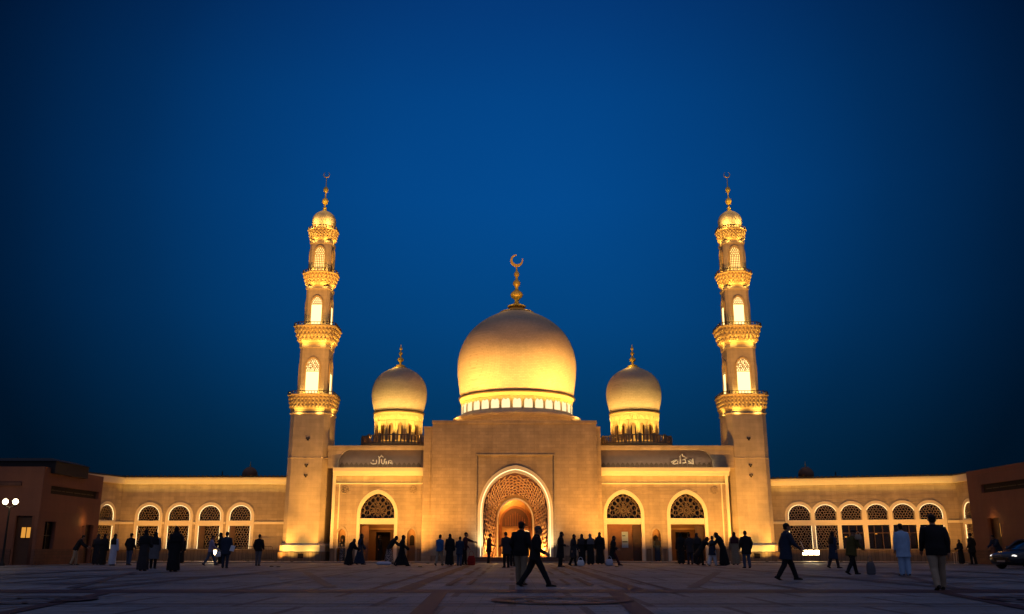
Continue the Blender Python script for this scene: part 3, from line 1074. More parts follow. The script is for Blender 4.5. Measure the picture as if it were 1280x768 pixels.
def small_dome(cx):
    cy = 75.6
    z0 = 8.0
    bb = MB()
    p = [(1.98, 11.80), (2.10, 12.2), (2.22, 12.7), (2.27, 13.2), (2.26, 13.6), (2.16, 14.1), (1.95, 14.55), (1.62, 14.95), (1.2, 15.25), (0.75, 15.46), (0.45, 15.56), (0.43, 15.57)]
    bb.lathe(cx, cy, smooth_prof(p), 64)
    d = mlink("flank_dome", bb, "dome_tile")
    bb = MB(); bb.lathe(cx, cy, [(1.9, 11.62), (2.08, 11.64), (2.10, 11.72), (2.07, 11.80), (1.9, 11.81)], 64, 0, True, False)
    sub("dark_band", bb, "bronze", d)
    bb = MB()
    bb.lathe(cx, cy, [(1.62, z0), (1.62, 10.9), (1.62, 11.0)], 48)
    sub("drum_core", bb, "lit_room", d)
    bb = MB()
    bb.lathe(cx, cy, [(1.90, 10.96), (1.94, 11.02), (1.94, 11.15), (2.02, 11.4), (2.04, 11.62)], 64)
    def zg(mat, k):
        bb.add([(-0.24, 0, 11.36), (0.24, 0, 11.36), (0, 0, 11.06), (-0.24, -0.08, 11.38), (0.24, -0.08, 11.38), (0, -0.05, 11.08)], [(3, 4, 5), (0, 3, 5, 2), (1, 2, 5, 4)], 0, False, mat)
    ring_bits(bb, cx, cy, 1.95, 24, zg)
    def col(mat, k):
        bb.add(*pier, 0, False, mat)
    # arcade of piers with pointed heads
    w = 2 * PI * 1.9 / 16
    nn = 6
    top = arch_top(0, w * 0.27, 10.48, 10.80, 5)
    outl = [(-w / 2, 9.4), (-w * 0.27, 9.4)] + top[::-1] + [(w * 0.27, 9.4), (w / 2, 9.4), (w / 2, 10.98), (-w / 2, 10.98)]
    me = polymesh("pier", [outl], -0.08, 0.14, "corbel_stone")
    pier = ([tuple(v.co) for v in me.vertices], [tuple(f.vertices) for f in me.polygons])
    ring_bits(bb, cx, cy, 1.86, 16, col, PI / 16)
    sub("arcade", bb, "corbel_stone", d)
    bb = MB()
    def win(mat, k):
        pl = arch(0, 0.21, 9.5, 10.45, 10.74, 5); q = len(pl)
        bb.add([(x, -0.02, z) for x, z in pl] + [(x, 0.05, z) for x, z in pl], [tuple(range(q))] + [(i, (i + 1) % q, q + (i + 1) % q, q + i) for i in range(q)], 0, False, mat)
    ring_bits(bb, cx, cy, 1.66, 16, win, 0)
    sub("arcade_windows", bb, "dark_wood", d)
    bb = MB()
    bb.lathe(cx, cy, [(2.55, z0), (2.55, 8.55), (2.98, 8.9), (3.0, 9.05)], 56)
    sub("terrace", bb, "corbel_stone", d)
    bb = MB()
    bb.lathe(cx, cy, [(2.90, 9.64), (3.0, 9.64), (3.0, 9.72), (2.90, 9.72), (2.90, 9.64)], 56, 0, False, False)
    bb.lathe(cx, cy, [(2.90, 9.07), (3.0, 9.07), (3.0, 9.15), (2.90, 9.15), (2.90, 9.07)], 56, 0, False, False)
    def bal(mat, k):
        wd = 0.11 if k % 4 else 0.26
        h = 9.66 if k % 4 else 9.80
        bb.box(-wd / 2, wd / 2, -0.04, 0.04, 9.05, h, 0, mat)
    ring_bits(bb, cx, cy, 2.95, 64, bal)
    sub("balustrade", bb, "balustrade_stone", d)
    bb = MB()
    bb.lathe(cx, cy, [(0.60, 15.50), (0.62, 15.54), (0.5, 15.62), (0.3, 15.72), (0.14, 15.8)], 28)
    finial(bb, cx, cy, 15.7, 2.45, False)
    sub("finial", bb, "gold", d)
    for k in range(5):
        a = R(-90 + (k - 2) * 40)
        spot("dome_lamp", (cx + 2.8 * math.cos(a), cy + 2.8 * math.sin(a), 9.35), (cx + 2.0 * math.cos(a), cy + 2.0 * math.sin(a), 13.6), 950, 84, 1.0, GOLDEN, 0.2)
    for s_ in (-1, 1):
        spot("dome_wash", (cx + s_ * 2.4, 69.95, 8.75), (cx + s_ * 0.5, 74.0, 14.0), 950, 62, 1.0, GOLDEN, 0.2)
    bulb("finial_lamp", (cx - 0.55, cy - 0.8, 15.75), 14, GOLDEN, 0.05)
small_dome(-9.33)
small_dome(10.08)
for k in range(9):
    a = R(-90 + (k - 4) * 22)
    r_ = min(6.9, 5.7 / max(abs(math.cos(a)), 0.01))
    spot("dome_lamp", (DX + r_ * math.cos(a), DY + r_ * math.sin(a), 10.4), (DX + (r_ - 1.6) * math.cos(a), DY + (r_ - 1.6) * math.sin(a), 16.4), 1350, 100, 1.0, GOLDEN, 0.35)
for x, y, e in ((-9.0, 70.3, 3600), (9.8, 70.3, 3600), (-4.2, 68.5, 1700), (5.0, 68.5, 1700)):
    spot("dome_wash", (x, y, 8.8 if abs(x) > 6 else 10.4), (DX + (x - DX) * 0.3, 72.5, 17.2), e * 1.5, 60, 1.0, WARM, 0.3)
for k in range(7):
    a = R(-90 + (k - 3) * 22)
    bulb("drum_lamp", (DX + min(6.6, 5.6 / max(abs(math.cos(a)), 0.01)) * math.cos(a), DY + min(6.6, 5.6 / max(abs(math.cos(a)), 0.01)) * math.sin(a), 10.35), 42, WARM, 0.1)
for s_ in (-1, 1):
    bulb("finial_lamp", (DX + s_ * 1.3, DY - 1.3, 21.0), 16, GOLDEN, 0.05)


# ------------------------------------------------------------------ minarets
def ngon(n, ap, z, cx=0, cy=0):
    r = ap / math.cos(PI / n)
    return [(cx + r * math.cos(2 * PI * (j + 0.5) / n - PI / 2), cy + r * math.sin(2 * PI * (j + 0.5) / n - PI / 2), z) for j in range(n)]
def chsq(h, c, z):
    return [(h - c, -h, z), (h, -h + c, z), (h, h - c, z), (h - c, h, z), (-h + c, h, z), (-h, h - c, z), (-h, -h + c, z), (-h + c, -h, z)]

LEV = [(12.4, 16.35, 1.14, "sq"), (17.9, 21.15, 0.95, "sq"), (22.35, 25.0, 0.87, "sq")]
def corbel(mb, z0, z1, r0, r1, shape, n):
    """flaring cornice in four steps with a row of little brackets in each"""
    mk = (lambda h, z: chsq(h, h * 0.25, z)) if shape == "sq" else (lambda h, z: ngon(8, h, z))
    rings = []; K = 4
    for k in range(K):
        a = r0 + (r1 - r0) * (k / K) ** 0.8; b = r0 + (r1 - r0) * ((k + 1) / K) ** 0.8
        za = z0 + (z1 - z0) * k / K; zb = z0 + (z1 - z0) * (k + 1) / K
        rings += [mk(a, za), mk(a + (b - a) * 0.25, za + (zb - za) * 0.55), mk(b, zb - 0.02)]
    mb.loft(rings, True, 0, False)
    for k in range(1, K):
        rr = r0 + (r1 - r0) * ((k + 0.35) / K) ** 0.8; zz = z0 + (z1 - z0) * (k + 0.4) / K
        ring = mk(rr, zz)
        for j in range(8):
            a = Vector(ring[j]); b = Vector(ring[(j + 1) % 8]); L = (b - a).length
            m_ = max(1, int(L / 0.26))
            for q in range(m_):
                p = a.lerp(b, (q + 0.5) / m_)
                mb.ball((p.x, p.y, p.z), (0.085, 0.085, (z1 - z0) / K * 0.48), 6, 5)


def make_minaret():
    t = empty("minaret", (0, 0, 0))
    bb = MB()
    bb.loft([chsq(1.75, 0.3, 0), chsq(1.75, 0.3, 0.72), chsq(1.70, 0.3, 0.76)], True, 0, False)
    b = bb.build("plinth", "dado_brick", t)
    bb = MB()
    bb.loft([chsq(1.66, 0.32, 0.765), chsq(1.66, 0.32, 1.22), chsq(1.54, 0.36, 1.34)], True, 0, False)
    bb.build("plinth_band", "cream_trim", b)
    bb = MB(); bb.box(-0.2, 0.2, -1.775, -1.752, 0.3, 0.62)
    bb.build("plinth_vent", "void", b)
    bb = MB()
    bb.loft([chsq(1.53, 0.36, 1.345), chsq(1.50, 0.36, 11.1)], True, 0, False)
    sh = bb.build("shaft", "shaft_stone", t)
    bb = MB()
    bb.loft([chsq(1.55, 0.36, 10.90), chsq(1.58, 0.36, 10.96), chsq(1.55, 0.36, 11.06)], True, 0, False)
    bb.loft([chsq(1.515, 0.36, 7.55), chsq(1.535, 0.36, 7.58), chsq(1.515, 0.36, 7.62)], True, 0, False)
    bb.build("string_course", "shaft_stone", sh)
    bb = MB()
    for z in (9.0, 7.0, 6.25):
        for dx in (-0.08, 0.08):
            bb.box(dx - 0.055, dx + 0.055, -1.545, -1.50, z, z + 0.10)
        bb.box(-0.06, 0.06, -1.545, -1.50, z - 0.12, z - 0.03)
    bb.build("vent_holes", "void", sh)
    bal = [(11.1, 12.3, 1.52, 1.76, "sq", 1.76), (16.35, 17.75, 1.18, 1.64, "sq", 1.64), (21.15, 22.25, 0.98, 1.36, "oct", 1.36), (25.0, 25.95, 0.90, 1.16, "oct", 1.16)]
    for i, (z0, z1, r0, r1, shp, rr) in enumerate(bal):
        bb = MB(); corbel(bb, z0, z1, r0, r1 - 0.04, shp, 8)
        mk = (lambda h, z: chsq(h, h * 0.25, z)) if shp == "sq" else (lambda h, z: ngon(8, h, z))
        bb.loft([mk(r1, z1 - 0.015), mk(r1 + 0.04, z1 + 0.02), mk(r1 + 0.04, z1 + 0.10)], True, 0, False)
        c = bb.build("balcony", "corbel_stone", t)
        rb = MB()
        ring = mk(r1 - 0.04, z1 + 0.10)
        for j in range(8):
            a = Vector(ring[j]); e = Vector(ring[(j + 1) % 8]); m_ = max(2, int((e - a).length / 0.22))
            for q in range(m_):
                p = a.lerp(e, q / m_)
                rb.tube([p, p + Vector((0, 0, 0.22))], 0.025 if q else 0.05, 5)
            rb.tube([a + Vector((0, 0, 0.23)), e + Vector((0, 0, 0.23))], 0.03, 5)
        rb.build("railing", "bronze", c)
    WZ = [(12.5, 15.25, 0.50), (18.0, 20.25, 0.41), (22.45, 24.45, 0.38)]
    for (z0, z1, ap, shp), (wz0, wz1, wa) in zip(LEV, WZ):
        mk = (lambda h, z: chsq(h, h * 0.22, z)) if shp == "sq" else (lambda h, z: ngon(8, h, z))
        bb = MB()
        bb.loft([mk(ap + 0.05, z0 - 0.1), mk(ap + 0.05, z0 + 0.15), mk(ap, z0 + 0.18), mk(ap - 0.02, z1 - 0.25), mk(ap + 0.05, z1 - 0.2), mk(ap + 0.05, z1)], True, 0, False)
        st = bb.build("upper_shaft", "shaft_stone", t)
        faces = range(4) if shp == "sq" else range(8)
        for k in faces:
            a = (PI / 2 if shp == "sq" else PI / 4) * k
            rot = Matrix.Rotation(a, 4, "Z")
            zs = wz1 - wa * 1.25
            me = polymesh("window", [arch(0, wa + 0.09, wz0 - 0.05, zs, wz1 + 0.16, 8), arch(0, wa, wz0, zs, wz1, 8)], -ap - 0.10, -ap + 0.03, "corbel_stone")
            me.transform(rot)
            w = link("window", me, t)
            me = polymesh("pane", [arch(0, wa + 0.02, wz0 - 0.02, zs, wz1 + 0.02, 8)], -ap - 0.022, -ap - 0.006, "lit_pane" if ap < 0.9 else "lit_pane_low")
            me.transform(rot)
            link("pane", me, w)
            lb = MB()
            if ap > 1.0:
                hex_lattice(lb, arch(0, wa + 0.03, wz1 - 0.95, zs, wz1 + 0.02, 8), 0.16, 0.05, -ap - 0.07, -ap - 0.03, 0.1, k)
                lb.box(-wa, wa, -ap - 0.075, -ap - 0.03, wz1 - 1.03, wz1 - 0.96)
                hex_lattice(lb, arch(0, wa + 0.03, wz1 - 0.95, zs, wz1 + 0.02, 8), 0.34, 0.06, -ap - 0.075, -ap - 0.03, 0.1, k + 3)
            elif ap < 0.9:
                hex_lattice(lb, arch(0, wa + 0.03, wz1 - 0.75, zs, wz1 + 0.02, 8), 0.17, 0.06, -ap - 0.07, -ap - 0.03, 0.1, k)
                for q in range(-2, 3): lb.box(q * 0.14 - 0.03, q * 0.14 + 0.03, -ap - 0.07, -ap - 0.03, wz0, wz1 - 0.7)
                for q in range(6): lb.box(-wa, wa, -ap - 0.068, -ap - 0.035, wz0 + 0.15 + q * 0.2, wz0 + 0.19 + q * 0.2)
            else:
                lb.box(-wa, wa, -ap - 0.07, -ap - 0.03, wz1 - 0.62, wz1 - 0.55)
                hex_lattice(lb, arch(0, wa + 0.03, wz1 - 0.6, zs, wz1 + 0.02, 8), 0.15, 0.05, -ap - 0.065, -ap - 0.03, 0.1, k)
            me = lb.mesh("screen", ["corbel_stone"])
            me.transform(rot)
            link("screen", me, w)
    bb = MB()
    bb.lathe(0, 0, smooth_prof([(0.74, 26.0), (0.76, 26.18), (0.90, 26.42), (0.97, 26.8), (0.94, 27.12), (0.80, 27.42), (0.54, 27.66), (0.26, 27.8), (0.12, 27.86)]), 40)
    cap = bb.build("cap_dome", "dome_tile", t)
    bb = MB()
    bb.lathe(0, 0, [(0.22, 27.78), (0.24, 27.84), (0.12, 27.95), (0.17, 28.05), (0.17, 28.12), (0.07, 28.22), (0.06, 28.36), (0.2, 28.5), (0.27, 28.7), (0.2, 28.9), (0.06, 29.02), (0.045, 29.45),
                    (0.15, 29.54), (0.22, 29.73), (0.15, 29.92), (0.04, 30.0), (0.025, 30.85)], 16)
    r = 0.24
    bb.tube([(r * math.cos(R(a)), 0, 31.08 + r * math.sin(R(a))) for a in range(120, 425, 15)], [0.012 + 0.04 * math.sin(PI * i / 20) for i in range(21)], 6)
    bb.build("finial", "gold", cap)
    return t

mn = make_minaret()
mn2 = copy_tree(mn)
MX = (-15.42, 17.88)
mn.location = (MX[0], 71.25, 0)
mn2.location = (MX[1], 71.25, 0)
tag(mn, "tall lit minaret left of the great dome, beside the four-window wing", "minaret", "minarets flanking the mosque")
tag(mn2, "tall lit minaret right of the great dome, beside the six-window wing", "minaret", "minarets flanking the mosque")
for mx in MX:
    for (z, ap, w) in ((12.44, 1.60, 22), (17.9, 1.50, 16), (22.38, 1.22, 12)):
        for ax, ay in ((0.5, -1), (-0.5, -1), (1, 0.0), (-1, 0.0)):
            bulb("balcony_lamp", (mx + ap * ax * 0.85, 71.25 + ay * ap, z + 0.10), w, GOLDEN, 0.05)
    # small lamps under the flaring corbels
    for z, rr, w in ((10.7, 1.80, 80), (15.95, 1.62, 85), (20.8, 1.34, 65), (24.7, 1.16, 45)):
        for ax, ay in ((0.45, -1), (-0.45, -1), (1, -0.25), (-1, -0.25)):
            spot("corbel_lamp", (mx + ax * rr, 71.25 + ay * rr, z), (mx + ax * rr * 0.86, 71.25 + ay * rr * 0.86, z + 1.2), w, 120, 1, GOLDEN, 0.05)
    for q in (-1, 1): bulb("finial_lamp", (mx + q * 0.7, 70.2, 28.3), 20, GOLDEN, 0.05)
    bulb("cap_lamp", (mx - 0.75, 71.25 - 1.25, 26.4), 80, GOLDEN, 0.05)
    bulb("cap_lamp", (mx + 0.75, 71.25 - 1.25, 26.4), 80, GOLDEN, 0.05)


# ------------------------------------------------------------------ arcade wings
def make_window(a=0.82, zb=0.92, zl=2.66, zu=3.04, zs=3.36, fw=0.23, seed=1, open_side=0, glazed=False):
    """tall round-headed window: pierced lunette over a pierced lower light"""
    t = empty("arched_window")
    fr = panel("frame", [arch(0, a + fw, zb + 0.0, zs, zs + a + fw, 16), arch(0, a, zu, zs, zs + a, 16), rect(-a, a, zb + 0.002, zl)], -0.06, 0.16, "cream_trim", t)
    panel("frame_edge", [arch(0, a + fw + 0.09, zu - 0.12, zs, zs + a + fw + 0.09, 16), arch(0, a + fw + 0.002, zu - 0.118, zs, zs + a + fw + 0.002, 16)], -0.03, 0.08, "wall_stone", t)
    lb = MB()
    lp = arch(0, a + 0.03, zu - 0.02, zs, zs + a + 0.03, 16)
    hex_lattice(lb, lp, 0.20, 0.034, 0.05, 0.10, 0.22, seed)
    lb.build("lunette_screen", "lattice_stone", t)
    lb = MB()
    x0, x1 = (-a - 0.02, a + 0.02)
    if open_side: x0 = -a + 0.5
    if glazed:
        for q in (-0.28, 0.28): lb.box(q - 0.025, q + 0.025, 0.06, 0.11, zb, zl)
        lb.box(x0, x1, 0.062, 0.108, zb + 1.15, zb + 1.20)
        lb.box(x0, x0 + 0.06, 0.058, 0.112, zb, zl); lb.box(x1 - 0.06, x1, 0.058, 0.112, zb, zl)
        lb.build("glazing_bars", "dark_wood", t)
        lb = MB(); rg = random.Random(seed)
        for q in range(1):
            u, v = rg.uniform(-0.6, 0.5), rg.uniform(1.7, 2.4)
            lb.box(u, u + 0.14, 0.40, 0.43, v, v + 0.08)
        lb.build("lamp_inside", "lit_room", t)
    else:
        hex_lattice(lb, rect(x0, x1, zb, zl + 0.02), 0.20, 0.034, 0.05, 0.10, 0.22, seed + 5)
        lb.build("lower_screen", "lattice_stone", t)
    bb = MB()
    bb.box(-a - 0.1, a + 0.1, 0.44, 0.48, zb, zs + a + 0.05)
    bb.build("pane", "dark_glass", t)
    if open_side:
        bb = MB(); bb.box(-a - 0.02, -a + 0.48, 0.06, 0.12, zb, zl + 0.02)
        bb.build("shutter", "dark_wood", t)
    led = MB()
    led.tube([(x, -0.015, z) for x, z in arch(0, a - 0.02, zu + 0.02, zs, zs + a - 0.02, 14)[1:] + [(-a + 0.02, zu + 0.02)]], 0.016, 5)
    for s_ in (-1, 1): led.tube([(s_ * (a - 0.02), -0.015, zb + 0.05), (s_ * (a - 0.02), -0.015, zl - 0.02)], 0.016, 5)
    led.build("led_strip", "led_strip", fr)
    return t


def arcade(name, label, loc, rz, L, rz_top, win, ret):
    """local x runs along the front from 0 to L, front face at y = 0"""
    t = empty(name, loc, rz, label, "building", "arcaded wings")
    a = 0.82
    holes = [arch(x, a + 0.1, 0.95, 3.36, 3.36 + a + 0.1, 14) for x in win]
    w = panel("front_wall", [rect(0, L, -0.1, rz_top - 0.55)] + holes, 0.0, 0.5, "wall_stone", t)
    bb = MB(); bb.box(0.002, L - 0.002, -0.07, -0.003, 0.05, 0.90)
    bb.build("dado", "dado_brick", w)
    bb = MB(); bb.box(0.003, L - 0.003, -0.12, -0.004, 0.902, 0.965)
    bb.build("sill_course", "wall_stone", w)
    bb = MB(); xs = [0.0]
    for x in win: xs += [x - 1.09, x + 1.09]
    xs.append(L)
    for p, q in zip(xs[::2], xs[1::2]):
        if q - p > 0.03: bb.box(p + 0.002, q - 0.002, -0.10, -0.004, 2.78, 2.96)
    bb.build("string_course", "cream_trim", w)
    bb = MB()
    bb.box(-0.05, L + 0.05, -0.18, 0.5, rz_top - 0.547, rz_top - 0.22)
    bb.box(-0.08, L + 0.08, -0.30, 0.5, rz_top - 0.218, rz_top - 0.06)
    bb.build("cornice", "cream_trim", w)
    bb = MB()
    bb.box(-0.1, L + 0.1, -0.34, 9.0, rz_top - 0.057, rz_top + 0.02)
    k = 0.0
    while k < L:
        bb.box(k, k + 0.16, -0.36, -0.05, rz_top + 0.02, rz_top + 0.09); k += 0.32
    bb.build("roof", "roof_dark", t)
    bb = MB(); bb.box(0.01, L - 0.01, 8.5, 8.9, 0, rz_top - 0.1)
    bb.box(0.01, 0.4, 0.51, 8.5, 0, rz_top - 0.1); bb.box(L - 0.4, L - 0.01, 0.51, 8.5, 0, rz_top - 0.1)
    bb.build("rear_wall", "wall_stone", t)
    # short return wall that comes forward from the end of the wing
    ox, oy, ang, ret_len, wx = ret
    mt = Matrix.Translation((ox, oy, 0)) @ Matrix.Rotation(ang, 4, "Z")
    rw = panel("return_wall", [rect(0, ret_len, -0.1, rz_top - 0.55), arch(wx, a + 0.1, 0.95, 3.36, 3.36 + a + 0.1, 14)], 0.0, 0.4, "wall_stone", t)
    rw.matrix_local = mt
    bb = MB()
    bb.box(0.02, ret_len - 0.02, -0.1, -0.004, 2.78, 2.96)
    bb.build("return_course", "cream_trim", rw)
    bb = MB(); bb.box(0.02, ret_len - 0.02, -0.28, 0.39, rz_top - 0.547, rz_top - 0.06)
    bb.build("return_cornice", "cream_trim", rw)
    bb = MB(); bb.box(0.02, ret_len - 0.02, -0.07, -0.003, 0.05, 0.90)
    bb.build("return_dado", "dado_brick", rw)
    bb = MB(); bb.box(0.03, ret_len - 0.03, -0.32, 0.5, rz_top - 0.04, rz_top + 0.035)
    bb.build("return_roof", "roof_dark", rw)
    return t, mt @ Matrix.Translation((wx, 0, 0))


# every window of the wings is its own part: frame, screens and pane one level down
def put_windows(t, xs, copies, mret):
    for i, x in enumerate(xs):
        w = copy_tree(copies[i % len(copies)], t)
        w.location = (x, 0, 0)
    w = copy_tree(copies[0], t)
    w.matrix_local = mret


def remove_tree(o):
    for c in list(o.children): remove_tree(c)
    bpy.data.objects.remove(o)


wA = make_window(seed=1); wB = make_window(seed=11, open_side=1); wC = make_window(seed=23); wD = make_window(seed=31, glazed=True); wE = make_window(seed=47, glazed=True)
bpy.context.view_layer.update()
WL = 12.8
L0 = -29.9
winL = [-27.68 - L0, -25.36 - L0, -23.02 - L0, -20.70 - L0]
tl, ml = arcade("arcade_wing", "low tan arcade wing with four arched windows beside the red building", (L0, 71.9, 0), 0.0, WL, 6.32, winL, (-4.8 * math.cos(R(76)), -4.8 * math.sin(R(76)), R(76), 4.8, 3.2))
RA = math.atan2(68.05 - 71.6, 32.3 - 19.3)
RL = math.hypot(68.05 - 71.6, 32.3 - 19.3)
winR = [2.42, 4.30, 6.14, 7.90, 9.72, 11.55]
tr, mr_ = arcade("arcade_wing", "low tan arcade wing with six arched windows beside the parked car", (19.3, 71.6, 0), RA, RL, 6.16, winR, (RL, 0.0, R(-90) - RA, 4.8, 1.6))
put_windows(tl, winL, [wA, wA, wB, wB], ml)
put_windows(tr, winR, [wC, wA, wD, wE, wD, wE], mr_)
for w_ in (wA, wB, wC, wD, wE): remove_tree(w_)


# small far cupolas standing on the wing roofs
def cupola(parent, lx, ly, z):
    bb = MB()
    bb.lathe(lx, ly, [(0.50, z), (0.50, z + 0.35), (0.58, z + 0.4), (0.62, z + 0.6), (0.60, z + 0.8), (0.48, z + 1.02), (0.28, z + 1.18), (0.08, z + 1.26)], 24)
    c = bb.build("cupola", "cupola_tile", parent)
    bb = MB(); bb.lathe(lx, ly, [(0.05, z + 1.24), (0.03, z + 1.3), (0.07, z + 1.38), (0.03, z + 1.46), (0.01, z + 1.7)], 10)
    bb.build("finial", "old_gold", c)
cupola(tl, -21.4 - L0, 4.2, 6.2)
cupola(tr, 3.3, 4.3, 6.1)
for par, lx, ly, z in ((tl, -23.9 - L0, 5.0, 6.3), (tr, 5.6, 5.0, 6.1)):
    bb = MB()
    bb.box(lx - 0.25, lx + 0.25, ly - 0.2, ly + 0.2, z, z + 0.42)
    bb.box(lx - 0.32, lx + 0.32, ly - 0.27, ly + 0.27, z + 0.42, z + 0.50)
    bb.tube([(lx, ly, z + 0.5), (lx, ly, z + 0.85)], 0.05, 6)
    bb.build("roof_vent", "roof_dark", par)


# ------------------------------------------------------------------ red side buildings
red = empty("red_building", (-29.1, 62, 0), 0, "dark red stucco building beside the street lamp with one lit window", "building")
RM = Matrix.Translation((29.1, -62, 0))
def rpart(par, name, mb, mats, MT):
    o = mb.build(name, mats, par); 
    return o
FX, FY0, FY1, RT = 0.0, -4.0, 4.5, 5.92       # local: side face at x = 0, from y = -4 (near) to 4.5
# side face (faces the plaza), written as a panel turned a quarter
def side_panel(par, name, polys, x, thick, mat, facing):
    """polys in (y, z); the face lies at local x and looks along facing"""
    me = polymesh(name, polys, 0.0, thick, mat)
    for v in me.vertices:
        y, d, z = v.co
        v.co = (x - facing * d, y, z)
    bm = bmesh.new(); bm.from_mesh(me); bmesh.ops.recalc_face_normals(bm, faces=bm.faces); bm.to_mesh(me); bm.free()
    return link(name, me, par)
SB = (59.1 - 62, 66.0 - 62)
w = side_panel(red, "side_wall", [rect(FY0 + 0.003, FY1, -0.1, RT - 0.004), rect(58.9 - 62, 60.3 - 62, 0.93, 2.62), rect(64.55 - 62, 65.75 - 62, 0.02, 2.55), rect(63.95 - 62, 64.3 - 62, 1.8, 2.46), rect(SB[0], SB[1], 4.33, 4.84)], 0.0, 0.4, "red_stucco", 1)
fw = panel("front_wall", [rect(-9.5, -0.004, -0.1, RT), rect(-1.42, -0.2, 0.02, 2.93), rect(-7.2, -5.8, 0.9, 2.6)], -4.0, -3.6, "red_stucco", red)
bb = MB()
bb.box(-9.5, -0.41, 4.1, 4.5, 0, RT - 0.01); bb.box(-9.5, -9.1, -3.59, 4.09, 0, RT - 0.01)
bb.build("rear_wall", "red_stucco", red)
bb = MB(); bb.box(-9.4, -0.1, -3.9, 4.4, RT - 0.5, RT - 0.3)
bb.build("roof", "roof_dark", red)
for q in ((0.003, 0.06, FY0 - 0.06, 64.5 - 62, 0.02, 0.95), (0.003, 0.06, 65.8 - 62, FY1, 0.02, 0.95), (-9.5, -1.45, FY0 - 0.063, FY0 - 0.003, 0.02, 0.95), (-0.17, 0.0, FY0 - 0.063, FY0 - 0.003, 0.021, 0.949)):
    bb = MB(); bb.box(*q); bb.build("dado", "red_dado", red)
bb = MB(); bb.box(-0.24, -0.20, SB[0] - 0.1, SB[1] + 0.1, 4.25, 4.92)
sb = bb.build("sign_band", "void", red)
bb = MB()
yy = SB[0] + 0.4; rnd = random.Random(4)
while yy < SB[1] - 0.5:
    L_ = rnd.uniform(0.4, 1.1); bb.box(-0.198, -0.17, yy, min(yy + L_, SB[1] - 0.4), 4.55, 4.60); yy += L_ + rnd.uniform(0.05, 0.2)
bb.build("sign_trim", "bronze", sb)
bb = MB(); bb.box(-0.30, -0.26, 58.8 - 62, 60.4 - 62, 0.85, 2.7)
wd = bb.build("window", "dark_glass", red)
bb = MB()
bb.box(-0.25, -0.20, 59.57 - 62, 59.63 - 62, 0.93, 2.62); bb.box(-0.25, -0.2, 58.9 - 62, 60.3 - 62, 1.75, 1.80)
bb.build("mullion", "dark_metal", wd)
bb = MB(); bb.box(-0.36, -0.30, 64.5 - 62, 65.8 - 62, 0.02, 2.6)
bb.build("side_door", "dark_wood", red)
bb = MB(); bb.box(-0.25, -0.21, 63.9 - 62, 64.35 - 62, 1.75, 2.5)
bb.build("lit_slit", "hall_light", red)
bb = MB()
bb.box(-1.45, -0.18, -3.70, -3.66, 0.02, 2.95)
dr = bb.build("front_door", "dark_wood", red)
bb = MB(); bb.box(-1.08, -0.46, -3.745, -3.705, 1.62, 2.26)
pn = bb.build("lit_window", "lit_room", dr)
bb = MB()
for x in (-1.10, -0.78, -0.44): bb.box(x - 0.022, x + 0.022, -3.78, -3.748, 1.60, 2.28)
for z in (1.60, 2.26): bb.box(-1.12, -0.42, -3.785, -3.75, z - 0.02, z + 0.02)
bb.build("bars", "dark_metal", dr)
bb = MB(); bb.box(-7.3, -5.7, -3.7, -3.66, 0.8, 2.7)
bb.build("window", "dark_glass", red)
bb = MB()
bb.box(-3.1, -1.3, -4.12, -4.003, 4.75, 4.95)
bb.build("ledge", "red_dado", red)
bb = MB()
bb.box(-9.2, 0.25, -3.2, 1.5, RT - 0.35, RT + 0.42)
bb.add([(-9.3, -3.3, RT + 0.42), (0.35, -3.3, RT + 0.42), (0.35, 1.6, RT + 0.42), (-9.3, 1.6, RT + 0.42), (-9.3, -2.6, RT + 0.66), (-0.35, -2.6, RT + 0.66), (-0.35, 0.9, RT + 0.66), (-9.3, 0.9, RT + 0.66)],
       [(0, 1, 5, 4), (1, 2, 6, 5), (2, 3, 7, 6), (3, 0, 4, 7), (4, 5, 6, 7), (0, 3, 2, 1)])
bb.box(-0.03, 0.0, 0.62, 0.68, RT, RT + 0.5)
bb.build("roof_plant", "roof_dark", red)

red2 = empty("red_building", (30.2, 57, 0), 0, "dark red stucco building behind the parked car", "building")
side_panel(red2, "side_wall", [rect(-12.0, 5.0, -0.1, RT), rect(58.5 - 57, 60.0 - 57, 0.02, 2.84), rect(52 - 57, 60.3 - 57, 4.42, 4.96), rect(50.6 - 57, 52.0 - 57, 0.9, 2.6)], 0.0, 0.4, "red_stucco", -1)
bb = MB()
bb.box(0.003, 10, 4.6, 5.0, 0, RT - 0.01); bb.box(9.6, 10, -11.6, 4.59, 0, RT - 0.01); bb.box(0.41, 9.59, -12, -11.6, 0, RT - 0.01)
bb.build("rear_wall", "red_stucco", red2)
bb = MB(); bb.box(0.1, 9.9, -11.9, 4.9, RT - 0.5, RT - 0.3)
bb.build("roof", "roof_dark", red2)
for q in ((-0.06, -0.003, -12, 58.45 - 57, 0.02, 0.9), (-0.06, -0.003, 60.05 - 57, 5.06, 0.02, 0.9)):
    bb = MB(); bb.box(*q); bb.build("dado", "red_dado", red2)
bb = MB(); bb.box(0.20, 0.24, 51.9 - 57, 60.4 - 57, 4.3, 5.05)
sb = bb.build("sign_band", "void", red2)
bb = MB(); yy = 52.3 - 57
while yy < 59.8 - 57:
    L_ = rnd.uniform(0.4, 1.1); bb.box(0.17, 0.198, yy, min(yy + L_, 60 - 57), 4.66, 4.71); yy += L_ + rnd.uniform(0.05, 0.2)
bb.build("sign_trim", "bronze", sb)
bb = MB(); bb.box(0.30, 0.36, 58.4 - 57, 60.1 - 57, 0.02, 2.9)
sd = bb.build("side_door", "dark_wood", red2)
bb = MB(); bb.box(0.24, 0.285, 58.62 - 57, 59.0 - 57, 1.7, 2.5)
bb.build("lit_slit", "lit_room", sd)
